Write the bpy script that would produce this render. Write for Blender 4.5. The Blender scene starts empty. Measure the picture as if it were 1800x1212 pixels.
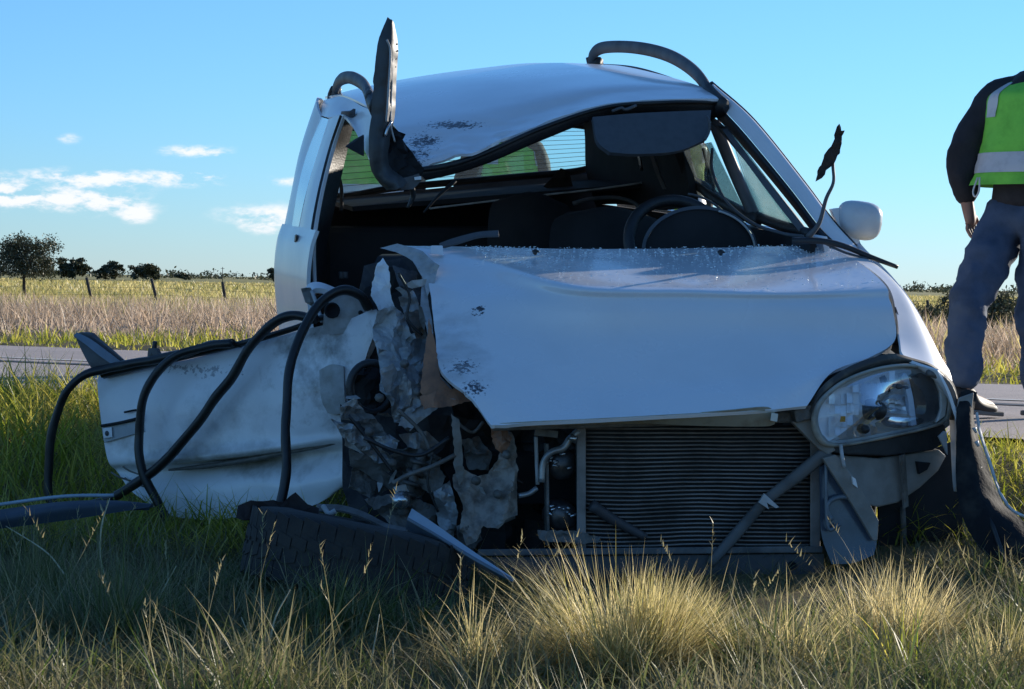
import bpy, bmesh, math, random
import numpy as np
from mathutils import Vector, Matrix, noise
from mathutils.geometry import delaunay_2d_cdt

random.seed(7); rng = np.random.default_rng(7)
scn = bpy.context.scene
R = math.radians

# ------------------------------------------------------------------ camera, sky, sun, exposure
CAMZ = 0.91
FPX = 4000.0
cam_d = bpy.data.cameras.new('camera'); cam_o = bpy.data.objects.new('camera', cam_d)
scn.collection.objects.link(cam_o); scn.camera = cam_o
cam_d.sensor_width = 36.0; cam_d.lens = 36.0*FPX/1800.0
cam_d.clip_start = 0.05; cam_d.clip_end = 8000
CAMM = Matrix.Translation((0, 0, CAMZ)) @ Matrix.Rotation(R(90-1.59), 4, 'X') @ Matrix.Rotation(R(1.07), 4, 'Z')
cam_o.matrix_world = CAMM

SUN_AZ, SUN_EL = 44.0, 13.6          # azimuth from +Y towards +X
sun_dir = Vector((math.sin(R(SUN_AZ))*math.cos(R(SUN_EL)), math.cos(R(SUN_AZ))*math.cos(R(SUN_EL)), math.sin(R(SUN_EL))))
sl = bpy.data.lights.new('sun', 'SUN'); so = bpy.data.objects.new('sun', sl); scn.collection.objects.link(so)
sl.energy = 5.0; sl.angle = R(0.55); sl.color = (1.0, 0.91, 0.78)
so.rotation_euler = (-sun_dir).to_track_quat('-Z', 'Y').to_euler(); so.location = (10, 10, 10)

world = bpy.data.worlds.new('World'); scn.world = world; world.use_nodes = True
def build_sky():
    nt = world.node_tree; nt.nodes.clear(); N = nt.nodes.new; L = nt.links.new
    sky = N('ShaderNodeTexSky'); sky.sky_type = 'NISHITA'; sky.sun_disc = False
    sky.sun_elevation = R(SUN_EL); sky.sun_rotation = R(SUN_AZ); sky.altitude = 0
    sky.air_density = 0.95; sky.dust_density = 0.0; sky.ozone_density = 8.5
    hs = N('ShaderNodeHueSaturation'); hs.inputs['Saturation'].default_value = 0.93
    hs.inputs['Hue'].default_value = 0.492
    L(sky.outputs[0], hs.inputs['Color'])
    tc = N('ShaderNodeTexCoord'); sep = N('ShaderNodeSeparateXYZ'); L(tc.outputs['Generated'], sep.inputs[0])
    def M(op, a, b=None, c=None, clamp=False):
        n = N('ShaderNodeMath'); n.operation = op; n.use_clamp = clamp
        for i, v in enumerate((a, b, c)):
            if v is None: continue
            if isinstance(v, (int, float)): n.inputs[i].default_value = v
            else: L(v, n.inputs[i])
        return n.outputs[0]
    az = M('ARCTAN2', sep.outputs[0], sep.outputs[1]); el = M('ARCSINE', sep.outputs[2])
    # wispy distortion, then a few small fair-weather clouds low over the plain
    nz = N('ShaderNodeTexNoise'); nz.inputs['Scale'].default_value = 55; nz.inputs['Detail'].default_value = 6; nz.inputs['Roughness'].default_value = 0.62
    mp = N('ShaderNodeMapping'); mp.inputs['Scale'].default_value = (1, 1, 2.6); L(tc.outputs['Generated'], mp.inputs[0]); L(mp.outputs[0], nz.inputs['Vector'])
    tot = None
    def ray(px, py):
        d = CAMM.to_3x3() @ Vector(((px-900)/FPX, -(py-606)/FPX, -1)); d.normalize(); return math.atan2(d.x, d.y), math.asin(d.z)
    for px, py, wx, wy, st in ((120,244,22,9,.55),(350,268,62,12,.9),(175,313,150,15,1.0),(345,311,55,13,.8),(25,347,62,22,1.1),
                               (175,354,80,22,1.1),(240,380,24,14,.8),(468,386,75,24,.95),(500,318,40,10,.6),(-150,330,110,26,1.0),(-330,250,90,22,.9)):
        a0, e0 = ray(px, py)
        dx = M('MULTIPLY', M('SUBTRACT', az, a0), FPX/wx); dy = M('MULTIPLY', M('SUBTRACT', el, e0), FPX/wy)
        q = M('ADD', M('MULTIPLY', dx, dx), M('MULTIPLY', dy, dy))
        g = M('MULTIPLY', M('EXPONENT', M('MULTIPLY', q, -0.9)), st)
        tot = g if tot is None else M('ADD', tot, g)
    dens = M('MULTIPLY', tot, M('MULTIPLY_ADD', nz.outputs[0], 5.6, -2.15), clamp=False)
    ramp = N('ShaderNodeMapRange'); ramp.inputs['From Min'].default_value = 0.12; ramp.inputs['From Max'].default_value = 1.0
    ramp.inputs['To Max'].default_value = 0.85; ramp.interpolation_type = 'SMOOTHSTEP'
    L(dens, ramp.inputs['Value'])
    wb = N('ShaderNodeMixRGB'); wb.blend_type = 'MULTIPLY'; wb.inputs[0].default_value = 1; L(hs.outputs[0], wb.inputs[1]); wb.inputs[2].default_value = (1.0, 0.98, 0.98, 1)
    mix = N('ShaderNodeMixRGB'); L(ramp.outputs[0], mix.inputs[0]); L(wb.outputs[0], mix.inputs[1]); mix.inputs[2].default_value = (5.6, 5.5, 5.6, 1)
    bg = N('ShaderNodeBackground'); bg.inputs['Strength'].default_value = 0.142
    L(mix.outputs[0], bg.inputs['Color'])
    out = N('ShaderNodeOutputWorld'); L(bg.outputs[0], out.inputs['Surface'])
build_sky()
scn.view_settings.view_transform = 'Standard'; scn.view_settings.look = 'None'
scn.view_settings.exposure = 0.42; scn.view_settings.gamma = 1.0; scn.view_settings.use_curve_mapping = False

# ------------------------------------------------------------------ survey helpers: sight lines onto the car's own planes
RM = np.array(CAMM.to_3x3()); CAM = np.array((0, 0, CAMZ))
def sight(px, py): return RM @ np.array(((px-900)/FPX, -(py-606)/FPX, -1.0))
def hit(px, py, p0, n):
    d = sight(px, py); return CAM + d*(np.dot(np.array(p0)-CAM, n)/np.dot(d, n))
F0 = np.array((0.52, 6.70, 0.0)); BK = np.array((-0.206, 0.9785, 0.0)); RT = np.array((0.9785, 0.206, 0.0)); UP = np.array((0, 0, 1.0))
def C(px, py, s): return hit(px, py, F0+BK*s, BK)            # on the cross plane s metres behind the nose
def S(px, py, t): return hit(px, py, F0+RT*t, RT)            # on the lengthwise plane t metres right of centre
def PY(px, py, Y): return hit(px, py, (0, Y, 0), np.array((0, 1.0, 0)))
def CAR(s, t, z): return F0+BK*s+RT*t+UP*z

ROAD_Z = 0.33
def road_n(x, y): return (y-(10.0-0.55*x))*0.876             # signed distance from the road's near edge
def sstep(x, a, b):
    t = np.clip((x-a)/(b-a), 0, 1); return t*t*(3-2*t)
def ground_z(x, y):
    x = np.asarray(x, float); y = np.asarray(y, float)
    n = road_n(x, y)
    near = ROAD_Z*sstep(n, -2.8, -0.1)
    far = ROAD_Z - 0.43*sstep(n, 4.6, 40.0)
    z = np.where(n < 2, near, far)
    bump = 0.018*np.sin(x*3.1+1.3*np.sin(y*2.2))*np.sin(y*2.7+0.7) + 0.012*np.sin(x*7.3+y*5.1)
    onroad = sstep(n, -0.9, -0.2)*(1-sstep(n, 4.7, 5.6))
    z = z + bump*(1-onroad)*np.where(y > 60, 0, 1) - 0.03*onroad
    return z

# ------------------------------------------------------------------ materials
def principled(name):
    m = bpy.data.materials.new(name); m.use_nodes = True
    return m, m.node_tree, m.node_tree.nodes['Principled BSDF']
def mat(name, col, rough=0.5, metal=0.0, var=0.25, nscale=8.0, bump=0.0, bscale=60.0, coat=0.0, col2=None, th=(0.45, 0.65), det=6, spots=(), stretch=None, spec=None):
    m, nt, b = principled(name); N = nt.nodes.new; L = nt.links.new
    tc = N('ShaderNodeTexCoord'); src = tc.outputs['Object']
    if stretch:
        mp = N('ShaderNodeMapping'); mp.inputs['Scale'].default_value = stretch; L(src, mp.inputs[0]); sv = mp.outputs[0]
    else: sv = src
    nz = N('ShaderNodeTexNoise'); nz.inputs['Scale'].default_value = nscale; nz.inputs['Detail'].default_value = det; nz.inputs['Roughness'].default_value = 0.6
    L(sv, nz.inputs['Vector'])
    if col2 is None: c2 = tuple(max(0, c*(1-var)) for c in col)
    else: c2 = col2
    mr = N('ShaderNodeMapRange'); mr.inputs['From Min'].default_value = th[0]; mr.inputs['From Max'].default_value = th[1]
    L(nz.outputs[0], mr.inputs['Value'])
    mix = N('ShaderNodeMixRGB'); L(mr.outputs[0], mix.inputs[0]); mix.inputs[1].default_value = (*col, 1); mix.inputs[2].default_value = (*c2, 1)
    cur = mix.outputs[0]
    for (cen, rad, scol, sscale, lo, hi) in spots:
        d = N('ShaderNodeVectorMath'); d.operation = 'SUBTRACT'; L(src, d.inputs[0]); d.inputs[1].default_value = tuple(cen)
        dv = N('ShaderNodeVectorMath'); dv.operation = 'DIVIDE'; L(d.outputs[0], dv.inputs[0])
        dv.inputs[1].default_value = tuple(rad) if hasattr(rad, '__len__') else (rad, rad, rad)
        ln = N('ShaderNodeVectorMath'); ln.operation = 'LENGTH'; L(dv.outputs[0], ln.inputs[0])
        fall = N('ShaderNodeMapRange'); fall.inputs['From Min'].default_value = 1.0; fall.inputs['From Max'].default_value = 0.15; L(ln.outputs['Value'], fall.inputs['Value'])
        n2 = N('ShaderNodeTexNoise'); n2.inputs['Scale'].default_value = sscale; n2.inputs['Detail'].default_value = 8; n2.inputs['Roughness'].default_value = 0.65
        L(src, n2.inputs['Vector'])
        mu = N('ShaderNodeMath'); mu.operation = 'MULTIPLY_ADD'; L(fall.outputs[0], mu.inputs[0]); mu.inputs[1].default_value = 0.35; L(n2.outputs[0], mu.inputs[2])
        r2 = N('ShaderNodeMapRange'); r2.inputs['From Min'].default_value = lo; r2.inputs['From Max'].default_value = hi; L(mu.outputs[0], r2.inputs['Value'])
        mm = N('ShaderNodeMath'); mm.operation = 'MULTIPLY'; L(r2.outputs[0], mm.inputs[0])
        st = N('ShaderNodeMath'); st.operation = 'GREATER_THAN'; L(fall.outputs[0], st.inputs[0]); st.inputs[1].default_value = 0.001; L(st.outputs[0], mm.inputs[1])
        mx = N('ShaderNodeMixRGB'); L(mm.outputs[0], mx.inputs[0]); L(cur, mx.inputs[1]); mx.inputs[2].default_value = (*scol, 1); cur = mx.outputs[0]
    L(cur, b.inputs['Base Color'])
    b.inputs['Metallic'].default_value = metal; b.inputs['Roughness'].default_value = rough
    if spec is not None: b.inputs['Specular IOR Level'].default_value = spec
    rr = N('ShaderNodeMapRange'); rr.inputs['To Min'].default_value = max(0.03, rough-0.1); rr.inputs['To Max'].default_value = min(1, rough+0.15); L(nz.outputs[0], rr.inputs['Value']); L(rr.outputs[0], b.inputs['Roughness'])
    if coat: b.inputs['Coat Weight'].default_value = coat; b.inputs['Coat Roughness'].default_value = 0.12
    if bump:
        nb = N('ShaderNodeTexNoise'); nb.inputs['Scale'].default_value = bscale; nb.inputs['Detail'].default_value = 5; L(sv, nb.inputs['Vector'])
        bp = N('ShaderNodeBump'); bp.inputs['Strength'].default_value = 1.0; bp.inputs['Distance'].default_value = bump; L(nb.outputs[0], bp.inputs['Height']); L(bp.outputs[0], b.inputs['Normal'])
    return m
def glass_mat(name, tint=(0.85, 0.92, 0.95), refl=0.12, dust=0.0):
    m = bpy.data.materials.new(name); m.use_nodes = True; nt = m.node_tree; nt.nodes.clear(); N = nt.nodes.new; L = nt.links.new
    tr = N('ShaderNodeBsdfTransparent'); tr.inputs[0].default_value = (*tint, 1)
    gl = N('ShaderNodeBsdfGlossy'); gl.inputs['Roughness'].default_value = 0.03
    lw = N('ShaderNodeLayerWeight'); lw.inputs[0].default_value = 0.25
    ad = N('ShaderNodeMath'); ad.operation = 'MULTIPLY_ADD'; L(lw.outputs['Fresnel'], ad.inputs[0]); ad.inputs[1].default_value = 0.7; ad.inputs[2].default_value = refl*0.3
    mx = N('ShaderNodeMixShader'); L(ad.outputs[0], mx.inputs[0]); L(tr.outputs[0], mx.inputs[1]); L(gl.outputs[0], mx.inputs[2])
    cur = mx.outputs[0]
    if dust:
        df = N('ShaderNodeBsdfTranslucent'); df.inputs[0].default_value = (0.6, 0.62, 0.62, 1)
        nz = N('ShaderNodeTexNoise'); nz.inputs['Scale'].default_value = 9; nz.inputs['Detail'].default_value = 7
        mu = N('ShaderNodeMath'); mu.operation = 'MULTIPLY'; L(nz.outputs[0], mu.inputs[0]); mu.inputs[1].default_value = dust*2
        m2 = N('ShaderNodeMixShader'); L(mu.outputs[0], m2.inputs[0]); L(cur, m2.inputs[1]); L(df.outputs[0], m2.inputs[2]); cur = m2.outputs[0]
    o = N('ShaderNodeOutputMaterial'); L(cur, o.inputs[0]); return m
def blade_mat(name, green, dry, trans=0.45):
    m = bpy.data.materials.new(name); m.use_nodes = True; nt = m.node_tree; nt.nodes.clear(); N = nt.nodes.new; L = nt.links.new
    at = N('ShaderNodeAttribute'); at.attribute_name = 'tint'
    sp = N('ShaderNodeSeparateColor'); L(at.outputs['Color'], sp.inputs[0])
    mx = N('ShaderNodeMixRGB'); L(sp.outputs[0], mx.inputs[0]); mx.inputs[1].default_value = (*green, 1); mx.inputs[2].default_value = (*dry, 1)
    br = N('ShaderNodeMath'); br.operation = 'MULTIPLY_ADD'; L(sp.outputs[1], br.inputs[0]); br.inputs[1].default_value = 0.9; br.inputs[2].default_value = 0.55
    mu = N('ShaderNodeMixRGB'); mu.blend_type = 'MULTIPLY'; mu.inputs[0].default_value = 1; L(mx.outputs[0], mu.inputs[1])
    cb = N('ShaderNodeCombineColor'); [L(br.outputs[0], cb.inputs[i]) for i in range(3)]; L(cb.outputs[0], mu.inputs[2])
    d = N('ShaderNodeBsdfDiffuse'); t = N('ShaderNodeBsdfTranslucent'); L(mu.outputs[0], d.inputs[0]); L(mu.outputs[0], t.inputs[0])
    ms = N('ShaderNodeMixShader'); ms.inputs[0].default_value = trans; L(d.outputs[0], ms.inputs[1]); L(t.outputs[0], ms.inputs[2])
    gl = N('ShaderNodeBsdfGlossy'); gl.inputs['Roughness'].default_value = 0.45; gl.inputs[0].default_value = (0.9, 0.9, 0.85, 1)
    m3 = N('ShaderNodeMixShader'); m3.inputs[0].default_value = 0.05; L(ms.outputs[0], m3.inputs[1]); L(gl.outputs[0], m3.inputs[2])
    o = N('ShaderNodeOutputMaterial'); L(m3.outputs[0], o.inputs[0]); return m

# ------------------------------------------------------------------ mesh helpers
ROOTLOC = {}
def tag(o, label=None, cat=None, group=None, kind=None):
    if label: o['label'] = label
    if cat: o['category'] = cat
    if group: o['group'] = group
    if kind: o['kind'] = kind
    return o
def empty(name, loc, label, cat, group=None):
    o = bpy.data.objects.new(name, None); scn.collection.objects.link(o); o.location = tuple(loc); o.empty_display_size = 0.1
    ROOTLOC[o.name] = np.array(loc, float); return tag(o, label, cat, group)
def root_loc(p):
    while p is not None and p.parent is not None: p = p.parent
    return ROOTLOC.get(p.name, np.zeros(3)) if p is not None else np.zeros(3)

class MB:
    def __init__(self): self.v = []; self.f = []; self.sm = []; self.n = 0
    def add(self, V, F, smooth=True):
        V = [tuple(float(c) for c in p) for p in V]; o = self.n
        self.v += V; self.n += len(V)
        for f in F: self.f.append(tuple(i+o for i in f)); self.sm.append(smooth)
        return self
    def build(self, name, m, parent=None, bevel=0.0, loc=None):
        org = root_loc(parent) if parent is not None else (np.array(loc, float) if loc is not None else np.zeros(3))
        me = bpy.data.meshes.new(name)
        V = np.array(self.v) - org
        me.from_pydata([tuple(p) for p in V], [], self.f); me.validate(clean_customdata=False)
        if len(me.polygons) == len(self.sm): me.polygons.foreach_set('use_smooth', self.sm)
        me.update()
        if m is not None: me.materials.append(m)
        o = bpy.data.objects.new(name, me); scn.collection.objects.link(o)
        if parent is not None: o.parent = parent
        else: o.location = tuple(org); ROOTLOC[o.name] = org
        if bevel:
            bv = o.modifiers.new('bevel', 'BEVEL'); bv.width = bevel; bv.segments = 2; bv.limit_method = 'ANGLE'; bv.angle_limit = R(40)
        return o
    def tube(self, pts, r, seg=10, n=None, closed=False, squash=None, caps=True):
        pts = np.array(pts, float)
        if n: 
            rr = np.array(r if hasattr(r, '__len__') else [r]*len(pts), float)
            pr = crv(np.c_[pts, rr], n, closed); pts = pr[:, :3]; rad = np.maximum(pr[:, 3], 1e-4)
        else: rad = np.array(r if hasattr(r, '__len__') else [r]*len(pts), float)
        k = len(pts); V = []; F = []
        up = None
        for i in range(k):
            if closed: t = pts[(i+1) % k]-pts[i-1]
            else: t = pts[min(i+1, k-1)]-pts[max(i-1, 0)]
            t = t/(np.linalg.norm(t)+1e-9)
            if up is None:
                a = np.array((0, 0, 1.0)) if abs(t[2]) < 0.9 else np.array((1.0, 0, 0)); up = a
            up = up-t*np.dot(up, t); up /= (np.linalg.norm(up)+1e-9); sd = np.cross(t, up)
            for j in range(seg):
                a = 2*math.pi*j/seg; cu, su = math.cos(a), math.sin(a)
                sx, sy = squash if squash else (1, 1)
                V.append(pts[i]+rad[i]*(sd*cu*sx+up*su*sy))
        m = k if closed else k-1
        for i in range(m):
            for j in range(seg):
                a = i*seg+j; b_ = i*seg+(j+1) % seg; c = ((i+1) % k)*seg+(j+1) % seg; d = ((i+1) % k)*seg+j
                F.append((a, b_, c, d))
        if not closed and caps:
            F.append(tuple(range(seg-1, -1, -1))); F.append(tuple((k-1)*seg+j for j in range(seg)))
        return self.add(V, F)
    def hexa(self, p):      # 8 corners: bottom 4 ring, top 4 ring
        return self.add(p, [(0, 3, 2, 1), (4, 5, 6, 7), (0, 1, 5, 4), (1, 2, 6, 5), (2, 3, 7, 6), (3, 0, 4, 7)], False)
    def box(self, c, size, ax=None):
        ax = ax if ax is not None else (RT, BK, UP); c = np.array(c); h = [s/2 for s in size]
        q = lambda a, b_, d: c+ax[0]*a*h[0]+ax[1]*b_*h[1]+ax[2]*d*h[2]
        return self.hexa([q(-1, -1, -1), q(1, -1, -1), q(1, 1, -1), q(-1, 1, -1), q(-1, -1, 1), q(1, -1, 1), q(1, 1, 1), q(-1, 1, 1)])
    def bar(self, a, b_, w, h, up=UP):
        a = np.array(a); b_ = np.array(b_); t = b_-a; L_ = np.linalg.norm(t); t /= L_
        s = np.cross(t, up); s /= np.linalg.norm(s); u = np.cross(s, t)
        return self.box((a+b_)/2, (w, L_, h), (s, t, u))
    def prism(self, front, dvec, smooth=False):
        k = len(front); f = [np.array(p) for p in front]; g = [p+dvec for p in f]
        F = [tuple(range(k)), tuple(range(2*k-1, k-1, -1))]+[(i, i+k, (i+1) % k+k, (i+1) % k) for i in range(k)]
        return self.add(f+g, F, smooth)
    def lathe(self, c, axis, prof, seg=32, u=None):
        axis = np.array(axis, float); axis /= np.linalg.norm(axis)
        a = np.array((0, 0, 1.0)) if abs(axis[2]) < 0.9 else np.array((1.0, 0, 0))
        e1 = np.cross(a, axis); e1 /= np.linalg.norm(e1); e2 = np.cross(axis, e1); c = np.array(c)
        V = []; k = len(prof)
        for (r, h) in prof:
            for j in range(seg):
                t = 2*math.pi*j/seg; V.append(c+axis*h+(e1*math.cos(t)+e2*math.sin(t))*r)
        F = [(i*seg+j, i*seg+(j+1) % seg, (i+1)*seg+(j+1) % seg, (i+1)*seg+j) for i in range(k-1) for j in range(seg)]
        return self.add(V, F)

def crv(pts, n, closed=False):
    P = np.array(pts, float); k = len(P)
    if k == 2 and not closed: 
        t = np.linspace(0, 1, n)[:, None]; return P[0]*(1-t)+P[1]*t
    if closed: Q = np.vstack([P[-1], P, P[0], P[1]]); m = k; ts = np.linspace(0, m, n, endpoint=False)
    else: Q = np.vstack([2*P[0]-P[1], P, 2*P[-1]-P[-2]]); m = k-1; ts = np.linspace(0, m, n)
    out = []
    for t in ts:
        i = min(int(t), m-1); u = t-i; p0, p1, p2, p3 = Q[i], Q[i+1], Q[i+2], Q[i+3]
        out.append(0.5*((2*p1)+(-p0+p2)*u+(2*p0-5*p1+4*p2-p3)*u*u+(-p0+3*p1-3*p2+p3)*u**3))
    return np.array(out)
def grid_of(rows, nu, nv):
    rr = [crv(r, nv) for r in rows]; A = np.array(rr)
    return np.stack([crv(A[:, j], nu) for j in range(nv)], axis=1)
def rn(p, sc, seed):
    q = Vector((p[0]*sc+seed*7.1, p[1]*sc+seed*3.3, p[2]*sc-seed*5.7)); return noise.noise(q)
def crumple(p, amp, sc, seed):      # folded-metal relief: sharp ridges at two scales
    a = abs(rn(p, sc, seed)); b_ = abs(rn(p, sc*2.3, seed+4)); c = rn(p, sc*0.6, seed+9)
    return amp*(1.6*(0.35-a)+0.7*(0.3-b_)+0.8*c)
def thick_grid(mb, G, th, smooth=True, wrap=False):
    nu, nv = G.shape[:2]
    du = np.gradient(G, axis=0); dv = np.gradient(G, axis=1); Nn = np.cross(du, dv); Nn /= (np.linalg.norm(Nn, axis=2, keepdims=True)+1e-9)
    top = G.reshape(-1, 3); bot = (G-Nn*th).reshape(-1, 3)
    idx = lambda i, j: i*nv+j
    Ft = [(idx(i, j), idx(i, j+1), idx(i+1, j+1), idx(i+1, j)) for i in range(nu-1) for j in range(nv-1)]
    mb.add(top, Ft, smooth); mb.add(bot, [f[::-1] for f in Ft], smooth)
    rim = [(0, j) for j in range(nv)]+[(i, nv-1) for i in range(1, nu)]+[(nu-1, j) for j in range(nv-2, -1, -1)]+[(i, 0) for i in range(nu-2, 0, -1)]
    k = len(rim); V = [top[idx(*q)] for q in rim]+[bot[idx(*q)] for q in rim]
    mb.add(V, [(i, i+k, (i+1) % k+k, (i+1) % k) for i in range(k)], False)
    return mb
def patch(name, rows, m, parent, nu=24, nv=24, th=0.006, smooth=True, rough=None):
    G = grid_of(rows, nu, nv)
    if rough:       # (amp, scale, seed, maskfn(u,v)) relief towards the viewer side
        amp, sc, seed, mk = rough
        for i in range(nu):
            for j in range(nv):
                w = mk(i/(nu-1), j/(nv-1))
                if w: G[i, j] = G[i, j]-BK*crumple(G[i, j], amp*w, sc, seed)+UP*crumple(G[i, j], amp*w*0.5, sc, seed+20)
    return thick_grid(MB(), G, th, smooth).build(name, m, parent), G
def sheet(name, out, s0, m, parent, gx=0.0, gy=0.0, amp=0.03, sc=9, seed=1, dens=14, th=0.003, smooth=False, jag=0.0, holes=()):
    """bent sheet metal cut along an outline on the plane s0 (+slope), with folded relief"""
    rr = random.Random(seed)
    pts = [np.array(p, float) for p in out]; cx = sum(p[0] for p in pts)/len(pts); cy = sum(p[1] for p in pts)/len(pts)
    ring = []
    for i in range(len(pts)):
        a, b_ = pts[i], pts[(i+1) % len(pts)]; k = max(1, int(np.linalg.norm(b_-a)/dens))
        for q in range(k):
            p = a+(b_-a)*q/k
            if q and jag: p = p+np.array((rr.uniform(-jag, jag), rr.uniform(-jag, jag)))
            ring.append(p)
    V2 = [Vector((p[0], p[1])) for p in ring]; nr = len(ring)
    E = [(i, (i+1) % nr) for i in range(nr)]
    xs = [p[0] for p in ring]; ys = [p[1] for p in ring]
    def inside(x, y, poly):
        r_ = False; j = len(poly)-1
        for i in range(len(poly)):
            if (poly[i][1] > y) != (poly[j][1] > y) and x < (poly[j][0]-poly[i][0])*(y-poly[i][1])/(poly[j][1]-poly[i][1]+1e-9)+poly[i][0]: r_ = not r_
            j = i
        return r_
    y = min(ys)+dens/2
    while y < max(ys):
        x = min(xs)+dens/2
        while x < max(xs):
            qx, qy = x+rr.uniform(-.35, .35)*dens, y+rr.uniform(-.35, .35)*dens
            if inside(qx, qy, ring): V2.append(Vector((qx, qy)))
            x += dens
        y += dens
    vv, _, ff, *_r = delaunay_2d_cdt(V2, E, [], 1, 1e-4)
    P3 = []
    for q in vv:
        p = C(q.x, q.y, s0+gx*(q.x-cx)+gy*(q.y-cy))
        p = p-BK*crumple(p, amp, sc, seed)+UP*crumple(p, amp*0.3, sc, seed+3); P3.append(p)
    P3 = np.array(P3); n_ = len(P3)
    back = P3+BK*th
    mb = MB(); F = [tuple(f) for f in ff]
    if smooth: mb.add(P3, F, True); mb.add(back, [f[::-1] for f in F], True)
    else:
        mb.add(P3, F, False); mb.add(back, [f[::-1] for f in F], False)
    cnt = {}
    for f in F:
        for i in range(3): e = (f[i], f[(i+1) % 3]); cnt[e] = 1
    for (a, b_) in list(cnt):
        if (b_, a) not in cnt: mb.add([P3[a], back[a], back[b_], P3[b_]], [(0, 1, 2, 3)], False)
    return mb.build(name, m, parent)

# ------------------------------------------------------------------ setting: ground, road
def gm_ground():
    m, nt, b = principled('soil_and_thatch'); N = nt.nodes.new; L = nt.links.new
    tc = N('ShaderNodeTexCoord'); sp = N('ShaderNodeSeparateXYZ'); L(tc.outputs['Object'], sp.inputs[0])
    n1 = N('ShaderNodeTexNoise'); n1.inputs['Scale'].default_value = 2.2; n1.inputs['Detail'].default_value = 9; L(tc.outputs['Object'], n1.inputs['Vector'])
    n2 = N('ShaderNodeTexNoise'); n2.inputs['Scale'].default_value = 0.06; n2.inputs['Detail'].default_value = 8; n2.inputs['Roughness'].default_value = .7
    mp = N('ShaderNodeMapping'); mp.inputs['Scale'].default_value = (1, .35, 1); L(tc.outputs['Object'], mp.inputs[0]); L(mp.outputs[0], n2.inputs['Vector'])
    near = N('ShaderNodeMixRGB'); L(n1.outputs[0], near.inputs[0]); near.inputs[1].default_value = (0.095, 0.085, 0.042, 1); near.inputs[2].default_value = (0.24, 0.185, 0.11, 1)
    r = N('ShaderNodeValToRGB'); L(n2.outputs[0], r.inputs[0]); e = r.color_ramp.elements
    e[0].position = .35; e[0].color = (0.20, 0.19, 0.07, 1); e[1].position = .62; e[1].color = (0.42, 0.36, 0.17, 1); e.new(.5).color = (0.32, 0.29, 0.12, 1)
    mr = N('ShaderNodeMapRange'); mr.inputs['From Min'].default_value = 30; mr.inputs['From Max'].default_value = 60; L(sp.outputs[1], mr.inputs['Value'])
    mx = N('ShaderNodeMixRGB'); L(mr.outputs[0], mx.inputs[0]); L(near.outputs[0], mx.inputs[1]); L(r.outputs[0], mx.inputs[2])
    L(mx.outputs[0], b.inputs['Base Color']); b.inputs['Roughness'].default_value = 1; b.inputs['Specular IOR Level'].default_value = 0.1
    bp = N('ShaderNodeBump'); bp.inputs['Distance'].default_value = 0.03; bp.inputs['Strength'].default_value = .8; L(n1.outputs[0], bp.inputs['Height']); L(bp.outputs[0], b.inputs['Normal'])
    return m
ys = list(np.arange(-30, 3, 3.0))+list(np.arange(3, 20, 0.16)); y = 20
while y < 4200: ys.append(y); y *= 1.07
xs = list(np.arange(-6, 6.01, 0.16)); x = 6.6; ex = []
while x < 3000: ex.append(x); x *= 1.13
xs = [-e for e in ex[::-1]]+xs+ex
XX, YY = np.meshgrid(xs, ys); ZZ = ground_z(XX, YY)
nx, ny = len(xs), len(ys)
gmb = MB(); gmb.add(np.stack([XX, YY, ZZ], -1).reshape(-1, 3), [(i*nx+j, i*nx+j+1, (i+1)*nx+j+1, (i+1)*nx+j) for i in range(ny-1) for j in range(nx-1)])
tag(gmb.build('ground', gm_ground()), kind='structure')
def road_pt(n, along, z):      # along the road's direction
    d = np.array((1, -0.55))*0.876; nn = np.array((0.55, 1))*0.876; p = np.array((0, 10.0))+nn*n+d*along; return (p[0], p[1], z)
def road_strip(name, n0, n1, z, m, a0=-500, a1=400, wob=0.0):
    mb = MB(); k = 300; A = np.concatenate([np.linspace(a0, -30, 30), np.linspace(-29, 25, k), np.linspace(27, a1, 30)]); V = []
    for a in A:
        w = wob*(noise.noise(Vector((a*1.3, 3, 1)))+.5*noise.noise(Vector((a*4.1, 9, 1))))
        w2 = wob*(noise.noise(Vector((a*1.3, 33, 1)))+.5*noise.noise(Vector((a*4.1, 5, 7))))
        V.append(road_pt(n0+w, a, z)); V.append(road_pt(n1+w2, a, z))
    mb.add(V, [(2*i, 2*i+2, 2*i+3, 2*i+1) for i in range(len(A)-1)]); return tag(mb.build(name, m), kind='structure')
asph = mat('worn_asphalt', (0.48, 0.40, 0.36), 0.9, var=.3, nscale=1.2, bump=.006, bscale=70, col2=(0.37, 0.315, 0.285), th=(.35, .65), stretch=(1, 1, 1))
road_strip('road', 0, 5.05, ROAD_Z, asph, wob=0.12)
linem = mat('road_paint', (0.62, 0.60, 0.56), 0.8, col2=(0.32, 0.30, 0.28), nscale=9, th=(.5, .62))
road_strip('road_line', 3.0, 3.11, ROAD_Z+.004, linem)
tarm = mat('tar_seam', (0.03, 0.03, 0.032), 0.6)
road_strip('tar_seam', 2.5, 2.66, ROAD_Z+.004, tarm, wob=0.01)

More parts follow.
